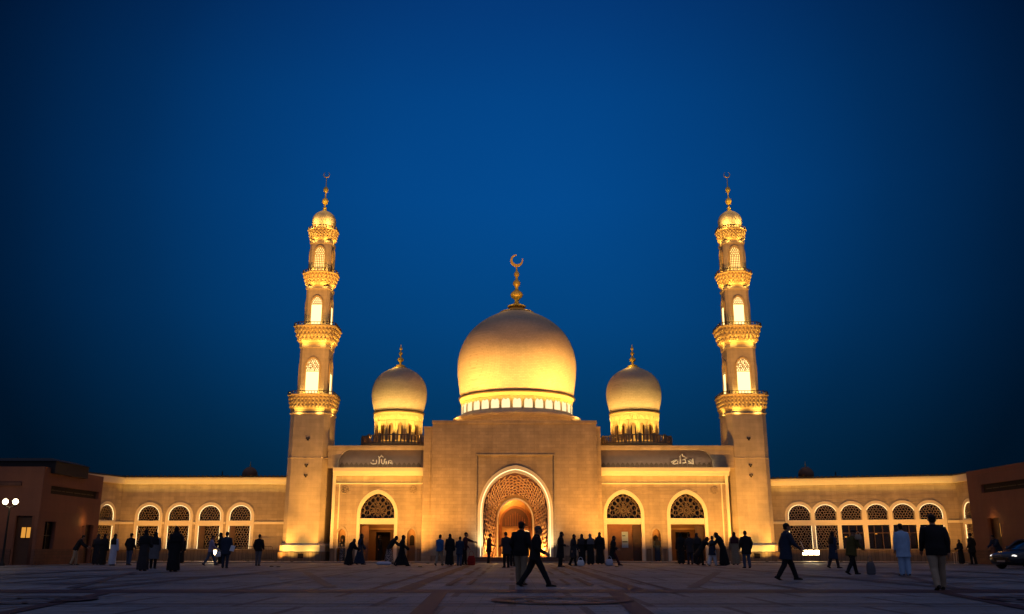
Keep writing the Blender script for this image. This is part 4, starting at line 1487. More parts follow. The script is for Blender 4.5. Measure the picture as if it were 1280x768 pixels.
bb = MB(); bb.box(0.30, 0.34, 50.5 - 57, 52.1 - 57, 0.8, 2.7)
bb.build("window", "dark_glass", red2)
bb = MB()
bb.box(0.3, 6.0, -7.0, -2.4, RT - 0.35, RT + 0.5); bb.box(0.2, 6.1, -7.1, -2.3, RT + 0.5, RT + 0.62)
bb.build("roof_plant", "roof_dark", red2)


# ------------------------------------------------------------------ street lamp, floodlights, barrier, table, car
lx, ly = -29.9, 56.0
t = empty("street_lamp", (lx, ly, 0), 0, "twin-headed street lamp shining in front of the red building", "street lamp")
bb = MB(); bb.lathe(0, 0, [(0.16, 0), (0.16, 0.12), (0.09, 0.2), (0.07, 0.5), (0.05, 3.1), (0.045, 3.35)], 14)
bb.build("pole", "dark_metal", t)
bb = MB(); bb.tube([(-0.30, 0, 3.42), (0, 0, 3.34), (0.30, 0, 3.42)], 0.03, 8)
bb.build("arm", "dark_metal", t)
for s_ in (-1, 1):
    bb = MB(); bb.ball((s_ * 0.30, 0, 3.68), (0.16, 0.16, 0.17), 16, 10)
    hd = bb.build("globe", "lamp_white", t)
    bb = MB(); bb.lathe(s_ * 0.30, 0, [(0.06, 3.40), (0.10, 3.43), (0.10, 3.50)], 12)
    bb.build("globe_cup", "dark_metal", hd)
    bulb("street_lamp_light", (lx + s_ * 0.30, ly - 0.30, 3.68), 22, PALE, 0.1)


def floodlight(name, loc, rz, label, wide=1):
    t = empty(name, loc, rz, label, "floodlight")
    bb = MB()
    for k in range(wide):
        x = (k - (wide - 1) / 2) * 0.42
        bb.box(x - 0.20, x + 0.20, -0.10, 0.10, 0.42, 0.80)
        bb.box(x - 0.22, x + 0.22, -0.125, -0.10, 0.79, 0.82)
    h = bb.build("housing", "dark_metal", t)
    bb = MB()
    for k in range(wide):
        x = (k - (wide - 1) / 2) * 0.42
        bb.box(x - 0.17, x + 0.17, -0.12, -0.103, 0.46, 0.77)
    bb.build("lens", "lamp_flood", h)
    bb = MB()
    w = 0.21 * wide
    bb.tube([(-w + 0.05, 0, 0.6), (-w - 0.04, 0, 0.58), (-w - 0.04, 0, 0.06), (0, 0, 0.04), (w + 0.04, 0, 0.06), (w + 0.04, 0, 0.58), (w - 0.05, 0, 0.6)], 0.022, 6)
    bb.box(-w - 0.12, w + 0.12, -0.18, 0.18, 0, 0.035)
    bb.build("bracket", "dark_metal", t)
    return t
floodlight("floodlight", (-21.75, 69.6, 0.09), 0, "glaring single floodlight before the four-window wing", 1)
floodlight("floodlight", (21.5, 68.6, 0.09), 0, "bright triple floodlight before the six-window wing", 3)
bulb("floodlight_beam", (-21.75, 69.2, 0.72), 40, PALE, 0.12)
bulb("floodlight_beam", (21.5, 68.2, 0.72), 60, PALE, 0.12)


def barrier(x, y, rz, label):
    t = empty("barrier", (x, y, 0.09), rz, label, "barrier", "metal barriers by the wing walls")
    bb = MB()
    bb.tube([(-1.1, 0, 0.1), (-1.1, 0, 1.0), (-1.0, 0, 1.06), (1.0, 0, 1.06), (1.1, 0, 1.0), (1.1, 0, 0.1)], 0.022, 7)
    bb.tube([(-1.1, 0, 0.2), (1.1, 0, 0.2)], 0.018, 6)
    bb.build("frame", "bronze", t)
    bb = MB()
    for k in range(1, 17): bb.tube([(-1.1 + 2.2 * k / 17, 0, 0.2), (-1.1 + 2.2 * k / 17, 0, 1.05)], 0.011, 5)
    bb.build("bars", "bronze", t)
    for x_ in (-0.9, 0.9):
        bb = MB(); bb.tube([(x_, -0.28, 0.02), (x_, -0.05, 0.1), (x_, 0.05, 0.1), (x_, 0.28, 0.02)], 0.02, 6)
        bb.build("foot", "bronze", t)
    return t
barrier(-18.9, 70.6, 0, "metal crowd barrier beside the plinth of the left minaret")

t = empty("folding_table", (30.4, 64.2, 0.0), R(-8), "small pale table with thin legs at the end of the right wing", "table")
bb = MB(); bb.box(-0.6, 0.6, -0.3, 0.3, 0.70, 0.74); bb.build("table_top", "apron_stone", t)
for x in (-0.54, 0.54):
    for y in (-0.25, 0.25):
        bb = MB(); bb.tube([(x, y, 0), (x * 0.96, y, 0.70)], 0.02, 6); bb.build("leg", "cream_trim", t)

plain("car_paint", (0.008, 0.010, 0.016), 0.22, 0.0, 0.1, 2, spec=0.6)
plain("tyre", (0.010, 0.010, 0.011), 0.8)
plain("rim", (0.35, 0.35, 0.37), 0.3, 1.0)
glow("side_light", (1.0, 0.92, 0.85), 1.3)


def car(loc, rz):
    t = empty("parked_car", loc, rz, "black saloon car parked at the right edge before the red building", "car")
    # nose looks along +x; body from stations (x, half width, sill z, shoulder z)
    st = [(2.22, 0.55, 0.34, 0.55), (2.15, 0.74, 0.26, 0.66), (1.95, 0.83, 0.20, 0.74), (1.5, 0.88, 0.18, 0.83), (0.9, 0.90, 0.18, 0.91), (0.2, 0.91, 0.18, 0.95), (-0.8, 0.91, 0.18, 0.97), (-1.5, 0.90, 0.19, 0.98),
          (-1.95, 0.85, 0.24, 0.99), (-2.2, 0.76, 0.32, 0.93), (-2.26, 0.62, 0.40, 0.82)]
    bb = MB(); rings = []
    for x, w, z0, z1 in st:
        h = z1 - z0
        rings.append([(x, -w * 0.86, z0), (x, w * 0.86, z0), (x, w * 0.97, z0 + h * 0.25), (x, w, z0 + h * 0.6), (x, w * 0.94, z1 - 0.04), (x, w * 0.80, z1), (x, 0, z1 + 0.035),
                      (x, -w * 0.80, z1), (x, -w * 0.94, z1 - 0.04), (x, -w, z0 + h * 0.6), (x, -w * 0.97, z0 + h * 0.25)])
    bb.loft(rings)
    body = bb.build("body", "car_paint", t)
    cb = [(1.05, 0.72, 0.93, 0.935), (0.72, 0.70, 0.93, 1.12), (0.30, 0.66, 0.94, 1.33), (-0.1, 0.63, 0.94, 1.42), (-0.7, 0.62, 0.95, 1.43), (-1.2, 0.62, 0.96, 1.34), (-1.6, 0.66, 0.97, 1.14), (-1.85, 0.70, 0.97, 0.98)]
    bb = MB(); rings = []
    for x, w, z0, z1 in cb:
        k = (z1 - z0)
        rings.append([(x, -w - k * 0.26, z0), (x, w + k * 0.26, z0), (x, w + k * 0.08, z0 + k * 0.6), (x, w - 0.03, z1 - 0.02 * min(1, k * 4)), (x, 0, z1 + 0.03 * min(1, k * 4)), (x, -w + 0.03, z1 - 0.02 * min(1, k * 4)), (x, -w - k * 0.08, z0 + k * 0.6)])
    bb.loft(rings); bb.build("cabin_glass", "dark_glass", t)
    bb = MB()
    bb.loft([[(x, y * (w - 0.02), z1 + 0.012 + 0.03 * (1 - abs(y))) for y in (-1, -0.5, 0, 0.5, 1)] + [(x, y * (w - 0.02), z1 + 0.04 + 0.03 * (1 - abs(y))) for y in (1, 0.5, 0, -0.5, -1)] for x, w, z0, z1 in cb[2:6]])
    for s_ in (-1, 1):
        bb.tube([(1.0, s_ * 0.74, 0.95), (0.30, s_ * 0.67, 1.34), (-0.1, s_ * 0.63, 1.43), (-1.2, s_ * 0.62, 1.36), (-1.85, s_ * 0.71, 0.99)], 0.035, 6)
        bb.tube([(-0.35, s_ * 0.70, 1.40), (-0.42, s_ * 0.86, 0.96)], 0.035, 6)
    bb.build("roof", "car_paint", t)
    for s_ in (-1, 1):
        bb = MB(); bb.ball((2.03, s_ * 0.62, 0.62), (0.14, 0.16, 0.07), 12, 8); bb.build("headlight", "side_light", t)
        bb = MB(); bb.ball((0.62, s_ * 1.0, 1.02), (0.07, 0.11, 0.07), 10, 6); bb.build("mirror", "car_paint", t)
        bb = MB(); bb.ball((-2.17, s_ * 0.62, 0.78), (0.08, 0.17, 0.07), 10, 6); bb.build("tail_light", "recess_red", t)
        for x in (1.38, -1.36):
            bb = MB()
            n_ = 28
            prof = [(0.20, -0.10), (0.30, -0.11), (0.325, -0.07), (0.325, 0.07), (0.30, 0.11), (0.20, 0.10)]
            rings = [[(x + r * math.cos(2 * PI * j / n_), s_ * 0.80 + d, 0.325 + r * math.sin(2 * PI * j / n_)) for j in range(n_)] for r, d in prof]
            bb.loft(rings); w = bb.build("wheel", "tyre", t)
            bb = MB()
            for k in range(5):
                a = 2 * PI * k / 5
                bb.tube([(x, s_ * 0.915, 0.325), (x + 0.19 * math.cos(a), s_ * 0.912, 0.325 + 0.19 * math.sin(a))], 0.028, 6)
            bb.tube([(x + 0.20 * math.cos(2 * PI * k / 20), s_ * 0.905, 0.325 + 0.20 * math.sin(2 * PI * k / 20)) for k in range(21)], 0.016, 6)
            bb.build("rim", "rim", w)
    bb = MB(); bb.box(2.05, 2.235, -0.42, 0.42, 0.40, 0.52); bb.build("grille", "dark_metal", t)
    bb = MB(); bb.box(2.236, 2.25, -0.24, 0.24, 0.33, 0.42); bb.build("number_plate", "apron_stone", t)
    return t
car((26.1, 47.6, 0), R(200))


# ------------------------------------------------------------------ lamps that wash the facade
def uplight(x, y, z, target, watts, deg=75, color=WARM, label="small flush uplight in the paving before the facade"):
    t = empty("uplight", (x, y, z), 0, label, "uplight", "uplights along the facade")
    if not uplight.proto:
        bb = MB(); bb.lathe(0, 0, [(0.11, 0.0), (0.11, 0.03), (0.08, 0.035)], 14); a = bb.mesh("housing", ["dark_metal"])
        bb = MB(); bb.lathe(0, 0, [(0.075, 0.036), (0.05, 0.042)], 12); b = bb.mesh("lens", ["ground_lens"])
        uplight.proto.extend([a, b])
    h = link("housing", uplight.proto[0], t)
    link("lens", uplight.proto[1], h)
    spot("uplight_beam", (x, y, z + 0.08), target, watts, deg, 1.0, color, 0.08)
uplight.proto = []
# central block: set well out, aimed high
for x in (-5.6, -3.9, 4.4, 6.0):
    uplight(x, 63.6, 0.005, (x * 0.97, 68, 7.0), 2050, 92)
# gate wings
for x in (-12.9, -11.6, -8.3, -6.9, 7.0, 9.6, 11.4, 14.5, 15.7):
    uplight(x, 66.2, 0.005, (x, GY, 5.4), 1500, 92)
# arcade wings
for i in range(7):
    x = -29.0 + i * 2.0
    uplight(x, 68.7, 0.09, (x, 71.9, 4.6), 500, 100)
ca, sa = math.cos(RA), math.sin(RA)
for i in range(7):
    s_ = 1.0 + i * 1.95
    p = Vector((19.3 + s_ * ca, 71.6 + s_ * sa, 0)); nn = Vector((sa, -ca, 0))
    q = p + nn * 3.2
    uplight(q.x, q.y, 0.09 if q.y > 66.6 else 0.0, (p.x, p.y, 4.4), 470, 100)
# minaret shafts
for mx in MX:
    for dx, w in ((-1.1, 850), (1.1, 850)):
        uplight(mx + dx, 68.6, 0.09, (mx + dx * 0.6, 69.75, 5.5), w, 75)
    uplight(mx, 66.9, 0.09, (mx, 69.75, 9.0), 1900, 50)
    uplight(mx * 0.80, 50.5, 0.03, (mx, 70.2, 15.0), 30000, 13)  # added far out on the plaza to brighten the upper shaft
    uplight(mx * 0.84, 51.5, 0.03, (mx, 70.2, 22.0), 48000, 14)  # added likewise to brighten the top stages
    inner = 1 if mx < 0 else -1
    spot("plinth_lamp", (mx - 0.7, 68.95, 0.5), (mx - 0.6, 69.6, 1.1), 52, 130, 1, GOLDEN, 0.05)
    spot("plinth_lamp", (mx + 0.7, 68.95, 0.5), (mx + 0.6, 69.6, 1.1), 52, 130, 1, GOLDEN, 0.05)
    spot("roof_lamp", (mx + inner * 2.6, 70.6, 8.8), (mx + inner * 1.4, 71.25, 10.5), 60, 100, 1, WARM, 0.08)
# uplights added far out on the plaza to brighten the great dome's crown
for x in (-4.9, 5.6):
    uplight(x, 51.0, 0.03, (0.4 + x * 0.3, 72.0, 17.6), 12000, 24)
# portal
bulb("portal_light", (CX - 1.75, 68.75, 0.75), 190, AMBER, 0.1)
bulb("portal_light", (CX + 1.75, 68.75, 0.75), 190, AMBER, 0.1)
bulb("hanging_light", (CX + 0.80, 70.85, 1.95), 90, AMBER, 0.15)
bulb("niche_light", (CX - 0.8, 71.3, 4.7), 190, AMBER, 0.12)
spot("arch_lamp", (CX - 2.7, 67.2, 0.4), (CX - 1.2, 68.2, 5.0), 420, 90, 1, PALE, 0.06)
spot("arch_lamp", (CX + 2.7, 67.2, 0.4), (CX + 1.2, 68.2, 5.0), 420, 90, 1, PALE, 0.06)
# ceilings of the gate vestibules and the two niches
for x, e in ((-9.93, 26), (8.25, 14), (12.92, 20)):
    bulb("vestibule_light", (x + 0.2, GY + 1.7, 2.8), e, AMBER, 0.1)
for x in (-12.5, -7.38, 10.6):
    bulb("niche_light", (x, GY + 0.3, 2.15), 4, WARM, 0.05)
# the roof recesses with the lettering
area("frieze_lamp", (-9.9, GY - 0.30, 6.84), (-9.9, GY + 0.5, 7.5), 5.8, 0.06, 24, PALE)
area("frieze_lamp", (11.0, GY - 0.30, 6.84), (11.0, GY + 0.5, 7.5), 7.8, 0.06, 33, PALE)
# cornice lines of light
area("cornice_lamp", (-9.9, GY - 0.75, 5.55), (-9.9, GY - 0.15, 6.5), 6.4, 0.06, 28, GOLDEN)
area("cornice_lamp", (11.3, GY - 0.75, 5.55), (11.3, GY - 0.15, 6.5), 9.2, 0.06, 40, GOLDEN)
area("cornice_lamp", (-23.5, 71.9 - 0.65, 5.2), (-23.5, 71.9 - 0.15, 6.0), 12.6, 0.06, 38, GOLDEN)
area("cornice_lamp", (19.3 + 6.7 * ca + 0.65 * sa, 71.6 + 6.7 * sa - 0.65 * ca, 5.1), (19.3 + 6.7 * ca + 0.15 * sa, 71.6 + 6.7 * sa - 0.15 * ca, 5.9), 13.0, 0.06, 38, GOLDEN, RA)
# red buildings catch light from their own doors
bulb("door_light", (-28.75, 64.0, 2.75), 7, AMBER, 0.08)
bulb("door_light", (29.85, 59.2, 2.75), 6, AMBER, 0.08)


# ------------------------------------------------------------------ people
for nm, c in (("skin", (0.30, 0.165, 0.10)), ("black_cloth", (0.015, 0.015, 0.017)), ("navy_cloth", (0.024, 0.036, 0.062)), ("coal_cloth", (0.036, 0.033, 0.036)), ("denim", (0.055, 0.085, 0.14)),
              ("khaki", (0.26, 0.20, 0.13)), ("beige_cloth", (0.36, 0.28, 0.19)), ("grey_cloth", (0.12, 0.12, 0.13)), ("pale_cloth", (0.48, 0.50, 0.60)), ("blue_thobe", (0.30, 0.46, 0.66)), ("white_cloth", (0.70, 0.70, 0.72)),
              ("teal_cloth", (0.02, 0.075, 0.095)), ("olive_cloth", (0.085, 0.07, 0.018)), ("lavender_cloth", (0.26, 0.24, 0.36)), ("blue_jacket", (0.03, 0.12, 0.30)), ("floral_cloth", (0.36, 0.27, 0.22)), ("hair", (0.012, 0.009, 0.007)),
              ("grey_hair", (0.10, 0.09, 0.085)), ("leather", (0.018, 0.013, 0.010)), ("red_cloth", (0.33, 0.02, 0.015)), ("plum_cloth", (0.06, 0.018, 0.024)), ("eye", (0.02, 0.015, 0.012))):
    plain(nm, c, 0.85 if "cloth" in nm or nm in ("denim", "khaki") else 0.55, 0, 0.18, 7, 0.25 if nm != "eye" else 0, 60, spec=0.2)
# a printed skirt: pale blotches in the weave
fm = M["floral_cloth"].node_tree
vz = fm.nodes.new("ShaderNodeTexVoronoi"); vz.inputs["Scale"].default_value = 14
cr = fm.nodes.new("ShaderNodeValToRGB"); cr.color_ramp.elements[0].color = (0.55, 0.45, 0.38, 1); cr.color_ramp.elements[1].color = (0.06, 0.05, 0.06, 1)
cr.color_ramp.elements[0].position = 0.25; cr.color_ramp.elements[1].position = 0.55
fm.links.new(vz.outputs["Distance"], cr.inputs[0]); fm.links.new(cr.outputs[0], fm.nodes["Principled BSDF"].inputs["Base Color"])


def remesh(mb, voxel, smooth=2, wrinkle=0.0, seed=0.0):
    """fuse overlapping shapes into one continuous skin"""
    me = mb.mesh("tmp", [])
    o = bpy.data.objects.new("tmp", me)
    COL.objects.link(o)
    m = o.modifiers.new("r", "REMESH"); m.mode = "VOXEL"; m.voxel_size = voxel; m.use_smooth_shade = True
    if smooth:
        s_ = o.modifiers.new("s", "SMOOTH"); s_.factor = 0.5; s_.iterations = smooth
    dg = bpy.context.evaluated_depsgraph_get()
    out = bpy.data.meshes.new_from_object(o.evaluated_get(dg))
    bpy.data.objects.remove(o); bpy.data.meshes.remove(me)
    if wrinkle:
        nr = [0.0] * (3 * len(out.vertices))
        out.vertices.foreach_get("normal", nr)
        for i, v in enumerate(out.vertices):
            p = v.co
            n_ = noise.noise(Vector((p.x * 7 + seed, p.y * 7, p.z * 3.5))) + 0.5 * noise.noise(Vector((p.x * 16 + seed, p.y * 16, p.z * 9)))
            v.co = (p.x + nr[3 * i] * n_ * wrinkle, p.y + nr[3 * i + 1] * n_ * wrinkle, p.z + nr[3 * i + 2] * n_ * wrinkle)
    out.polygons.foreach_set("use_smooth", [True] * len(out.polygons))
    return out


class Pose:
    pass


def make_pose(lf=0, lk=4, rf=0, rk=4, la=(0, 8, 10), ra=(0, 8, 10), lean=2, spread=0.10, nod=0):
    """angles in degrees: thigh swing and knee bend, (arm swing, arm out, elbow bend), trunk lean"""
    P = Pose()
    hip = Vector((0, 0, 0.92))
    def leg(a, k, s):
        h = hip + Vector((0, s * 0.095, 0))
        kn = h + Vector((math.sin(R(a)), s * (spread - 0.09) * 0.5, -math.cos(R(a)))) * 0.43
        b = R(a - k)
        an = kn + Vector((math.sin(b), s * (spread - 0.09) * 0.5, -math.cos(b))) * 0.41
        lift = max(0.0, -math.degrees(b)) * 0.9
        return h, kn, an, lift
    P.L = leg(lf, lk, 1); P.R = leg(rf, rk, -1)
    low = min(P.L[2].z - 0.08 - 0.0, P.R[2].z - 0.08)
    # a lifted heel stands on the toe
    dz = -low
    up = Vector((0, 0, dz))
    P.hip = hip + up
    P.L = tuple(q + up if isinstance(q, Vector) else q for q in P.L); P.R = tuple(q + up if isinstance(q, Vector) else q for q in P.R)
    rot = Matrix.Rotation(R(lean), 4, "Y")
    P.rot = rot; P.base = P.hip
    def T(x, y, z): return P.hip + (rot @ Vector((x, y, z - 0.92)))
    P.T = T
    def arm(sw, outw, el, s):
        sh = T(0.0, s * 0.185, 1.42)
        d = Vector((math.sin(R(sw)), s * math.sin(R(outw)), -math.cos(R(sw)) * math.cos(R(outw)))).normalized()
        eb = sh + d * 0.29
        c = R(sw + el)
        d2 = Vector((math.sin(c), s * math.sin(R(outw)) * 0.3 - s * 0.12 * math.sin(R(el)), -math.cos(c))).normalized()
        wr = eb + d2 * 0.255
        return sh, eb, wr, d2
    P.AL = arm(*la, 1); P.AR = arm(*ra, -1)
    P.nod = nod
    P.head = T(0.035 + 0.06 * math.sin(R(nod)), 0, 1.635 - 0.01 * abs(nod) / 20)
    return P


def body_mesh(P, vox, fine):
    mb = MB(); T = P.T
    def ring(z, rx, ry, cx=0.0, n=20): return [T(cx + rx * math.cos(2 * PI * j / n), ry * math.sin(2 * PI * j / n), z) for j in range(n)]
    mb.loft([ring(0.80, .06, .09), ring(0.84, .10, .15), ring(0.92, .118, .172), ring(1.02, .105, .155), ring(1.10, .098, .142), ring(1.22, .11, .158, .004), ring(1.32, .118, .172, .006), ring(1.40, .10, .178), ring(1.45, .075, .13), ring(1.48, .055, .07)])
    mb.capsule([T(-0.005, 0, 1.42), T(0.01, 0, 1.50), P.head + Vector((-0.02, 0, -0.04))], [.062, .055, .056])
    h = P.head
    rotm = Matrix.Translation(h) @ Matrix.Rotation(R(P.nod), 4, "Y")
    def B(c, r): mb.ball((0, 0, 0), r, 14, 10, 0, rotm @ Matrix.Translation(c))
    B((-0.012, 0, 0.025), (.098, .076, .095)); B((0.022, 0, -0.035), (.068, .058, .078)); B((0.045, 0, -0.085), (.038, .034, .028))
    mb.capsule([rotm @ Vector((.082, 0, .018)), rotm @ Vector((.102, 0, -.028))], [.010, .017], 8)
    B((0.066, 0, .030), (.026, .052, .012)); B((0.080, 0, -.058), (.016, .026, .007)); B((0.078, 0, -.068), (.016, .024, .008))
    for s in (-1, 1):
        B((-0.012, s * .076, -0.005), (.022, .012, .034))
        B((0.055, s * .034, -0.022), (.026, .022, .02))
    for A, s in ((P.AL, 1), (P.AR, -1)):
        sh, eb, wr, d2 = A
        mb.capsule([sh + Vector((0, -s * .03, 0)), sh, sh.lerp(eb, .5), eb], [.058, .060, .050, .042], 12)
        mb.capsule([eb, eb.lerp(wr, .3), wr], [.043, .043, .028], 12)
        side = Vector((0, s, 0)); palm_n = side.cross(d2).normalized()
        fwd = (Vector((1, 0, 0)) - d2 * d2.x).normalized() if abs(d2.x) < .95 else Vector((0, 0, 1))
        k = wr + d2 * .05
        mb.capsule([wr, k, wr + d2 * .085], [.026, .034, .033], 10)
        fr = .0095 if fine else .012
        for q, L in zip((-1.5, -.5, .5, 1.5), (.062, .076, .080, .070)):
            b0 = wr + d2 * .09 + fwd * q * .0185
            cv = -side * .5
            b1 = b0 + d2 * L * .5 + cv * .006
            b2 = b1 + (d2 * .8 + cv * .6).normalized() * L * .55
            mb.capsule([b0 - d2 * .03, b0, b1, b2], [fr * 1.15, fr * 1.1, fr, fr * .85], 8)
        t0 = wr + d2 * .025 + fwd * .028
        t1 = t0 + (fwd * .8 + d2 * .6).normalized() * .035; t2 = t1 + (fwd * .2 + d2).normalized() * .034
        mb.capsule([t0, t1, t2], [fr * 1.35, fr * 1.2, fr], 8)
    for Lg, s in ((P.L, 1), (P.R, -1)):
        hp_, kn, an, lift = Lg
        mb.capsule([hp_ + Vector((0, 0, .02)), hp_.lerp(kn, .4), kn], [.092, .078, .056], 12)
        mb.capsule([kn, kn.lerp(an, .3), an], [.056, .058, .038], 12)
        toe = Vector((math.cos(R(lift)), s * .12, -math.sin(R(lift)))).normalized()
        z = an + Vector((0, 0, -.045))
        mb.capsule([z - toe * .04, z + toe * .08, z + toe * .165], [.034, .036, .026], 10)
    me = remesh(mb, vox, 1)
    me.materials.append(M["skin"]); me.materials.append(M["eye"])
    # eyes
    bm = bmesh.new(); bm.from_mesh(me)
    for s in (-1, 1):
        r_ = bmesh.ops.create_uvsphere(bm, u_segments=8, v_segments=6, radius=.0125, matrix=rotm @ Matrix.Translation((.079, s * .032, .008)))
        for v in r_["verts"]:
            for f in v.link_faces: f.material_index = 1
    bm.to_mesh(me); bm.free()
    return me


def top_mesh(P, vox, hem=0.82, fat=1.0, loose=.03, sleeve=1.0, seed=0):
    mb = MB(); T = P.T
    def ring(z, rx, ry, cx=0.0, n=24): return [T(cx + rx * math.cos(2 * PI * j / n), ry * math.sin(2 * PI * j / n), z) for j in range(n)]
    g = loose
    rings = []
    if hem < 0.8:
        k = (0.92 - hem)
        rings += [ring(hem, .135 + g + .09 * k, .18 + g + .10 * k), ring((hem + .92) / 2, .13 + g + .03 * k, .18 + g + .04 * k)]
    else:
        rings += [ring(hem, .125 + g, .18 + g)]
    rings += [ring(0.96, (.122 + g) * fat, .178 + g), ring(1.10, (.112 + g) * fat, .158 + g), ring(1.24, (.115 + g) * (1 + (fat - 1) * .7), .172 + g * .8, .004), ring(1.34, .120 + g * .8, .188 + g * .5), ring(1.42, .098 + g * .6, .180 + g * .3), ring(1.47, .078 + g * .3, .12 + g * .3), ring(1.515, .066, .075)]
    mb.loft(rings)
    for A, s in ((P.AL, 1), (P.AR, -1)):
        sh, eb, wr, d2 = A
        mb.capsule([sh + Vector((0, -s * .05, -.01)), sh, sh.lerp(eb, .5), eb], [.075, .076, .066 + g * .3, .058 + g * .3], 12)
        mb.capsule([eb, eb.lerp(wr, .5), wr - d2 * .005], [.058 + g * .3, .052 + .02 * (sleeve - 1), .044 * sleeve], 12)
    return remesh(mb, vox, 2, 0.009, seed)


def trouser_mesh(P, vox, wide=1.0, seed=3.0):
    mb = MB(); T = P.T
    n = 20
    def ring(c, rx, ry): return [c + Vector((rx * math.cos(2 * PI * j / n), ry * math.sin(2 * PI * j / n), 0)) for j in range(n)]
    h = P.hip
    mb.loft([ring(h + Vector((0, 0, -.13)), .09 * wide, .14), ring(h + Vector((0, 0, -.06)), .132 * wide, .185), ring(h + Vector((0, 0, .04)), .132 * wide, .182), ring(h + Vector((0, 0, .10)), .118, .165)])
    for Lg in (P.L, P.R):
        hp_, kn, an, lift = Lg
        mb.capsule([hp_ + Vector((0, 0, -.02)), hp_.lerp(kn, .45), kn, kn.lerp(an, .5), an + Vector((0, 0, -.005))], [.108 * wide, .100 * wide, .080 * wide, .074 * wide, .066 * wide], 14)
    return remesh(mb, vox, 2, 0.010, seed)


def robe_mesh(P, vox, fat=1.0, flare=1.0, sleeve=1.7, hem=0.05, folds=9, seed=0):
    """ankle-length robe: gathers from the shoulders, the hem spans both feet"""
    mb = MB(); T = P.T
    n = 40
    fx = [P.L[2].x, P.R[2].x]; mx_ = (max(fx) + min(fx)) / 2; hx = (max(fx) - min(fx)) / 2
    def ring(z, rx, ry, cx=0.0, up=True, fo=0.0):
        out = []
        for j in range(n):
            t = 2 * PI * j / n
            w = 1 + fo * math.sin(folds * t + seed) + fo * .6 * math.sin((folds * 2 + 1) * t + seed * 2)
            p = Vector((cx + rx * w * math.cos(t), ry * w * math.sin(t), z))
            out.append(T(p.x, p.y, p.z) if up else p)
        return out
    z0 = P.hip.z - .92
    rings = [ring(hem, (.17 + hx * .9) * flare, .22 * flare, mx_ + .02, False, .06), ring(.35, (.165 + hx * .55) * flare, .215 * flare, mx_ * .7, False, .045), ring(.65 + z0, (.16 + hx * .2) * (1 + (flare - 1) * .5), .21, mx_ * .3, False, .03),
             ring(0.92, .155 * fat, .205, 0, True, .02), ring(1.10, .145 * fat, .19, 0, True, .012), ring(1.25, .145 * (1 + (fat - 1) * .6), .198, .004, True, .006), ring(1.36, .135, .20), ring(1.43, .105, .18), ring(1.48, .08, .12), ring(1.52, .066, .075)]
    mb.loft(rings)
    for A, s in ((P.AL, 1), (P.AR, -1)):
        sh, eb, wr, d2 = A
        mb.capsule([sh + Vector((0, -s * .05, -.01)), sh, sh.lerp(eb, .5), eb], [.076, .078, .074, .070], 12)
        mb.capsule([eb, eb.lerp(wr, .5), wr], [.070, .056 * (1 + (sleeve - 1) * .5), .048 * sleeve], 12)
    return remesh(mb, vox, 2, 0.008, seed)


def veil_mesh(P, vox, long=.34, seed=0):
    mb = MB(); h = P.head
    rotm = Matrix.Translation(h) @ Matrix.Rotation(R(P.nod), 4, "Y")
    mb.ball((0, 0, 0), (.104, .092, .112), 16, 12, 0, rotm @ Matrix.Translation((-.030, 0, .022)))
    mb.ball((0, 0, 0), (.088, .080, .10), 14, 10, 0, rotm @ Matrix.Translation((-.012, 0, -.075)))
    T = P.T; n = 24
    def ring(z, rx, ry, cx=0.0): return [T(cx + rx * math.cos(2 * PI * j / n), ry * math.sin(2 * PI * j / n), z) for j in range(n)]
    mb.loft([ring(1.48 - long, .165, .235, -.015), ring(1.38, .150, .222, -.012), ring(1.45, .118, .185, -.01), ring(1.52, .088, .105, 0.0), ring(1.60, .080, .082, .0)])
    return remesh(mb, vox, 2, 0.007, seed)


def hair_mesh(P, vox, cap=False):
    mb = MB(); h = P.head
    rotm = Matrix.Translation(h) @ Matrix.Rotation(R(P.nod), 4, "Y")
    if cap:
        mb.ball((0, 0, 0), (.112, .090, .080), 14, 10, 0, rotm @ Matrix.Translation((-.010, 0, .062)))
        mb.loft([[rotm @ Vector((-.01 + r * 1.15 * math.cos(2 * PI * j / 16), r * .95 * math.sin(2 * PI * j / 16), z)) for j in range(16)] for r, z in ((.10, .05), (.118, .055), (.10, .068))])
        mb.ball((0, 0, 0), (.07, .065, .012), 12, 6, 0, rotm @ Matrix.Translation((.115, 0, .056)))
    else:
        mb.ball((0, 0, 0), (.103, .083, .088), 16, 12, 0, rotm @ Matrix.Translation((-.024, 0, .045)))
        mb.ball((0, 0, 0), (.060, .074, .07), 14, 10, 0, rotm @ Matrix.Translation((-.058, 0, -.015)))
    return remesh(mb, vox * .8, 1, 0.004)


def shoe_mesh(P, Lg, s, big=1.0):
    hp_, kn, an, lift = Lg
    toe = Vector((math.cos(R(lift)), s * .12, -math.sin(R(lift)))).normalized()
    up = Vector((0, -toe.z * 0, 1)); up = (up - toe * up.dot(toe)).normalized(); sd = up.cross(toe)
    mb = MB(); rings = []
    o = an - up * .08
    for x, w, h0 in ((-.085, .020, .04), (-.075, .034, .07), (-.03, .040, .085), (.04, .043, .075), (.11, .048, .055), (.165, .044, .042), (.195, .030, .032), (.205, .015, .022)):
        x *= big
        rings.append([o + toe * x + sd * (w * big * math.cos(t)) + up * (max(0.0, h0 * big * .5 + h0 * big * .56 * math.sin(t))) for t in [2 * PI * j / 12 for j in range(12)]])
    mb.loft(rings)
    return mb.mesh("shoe", ["leather"])


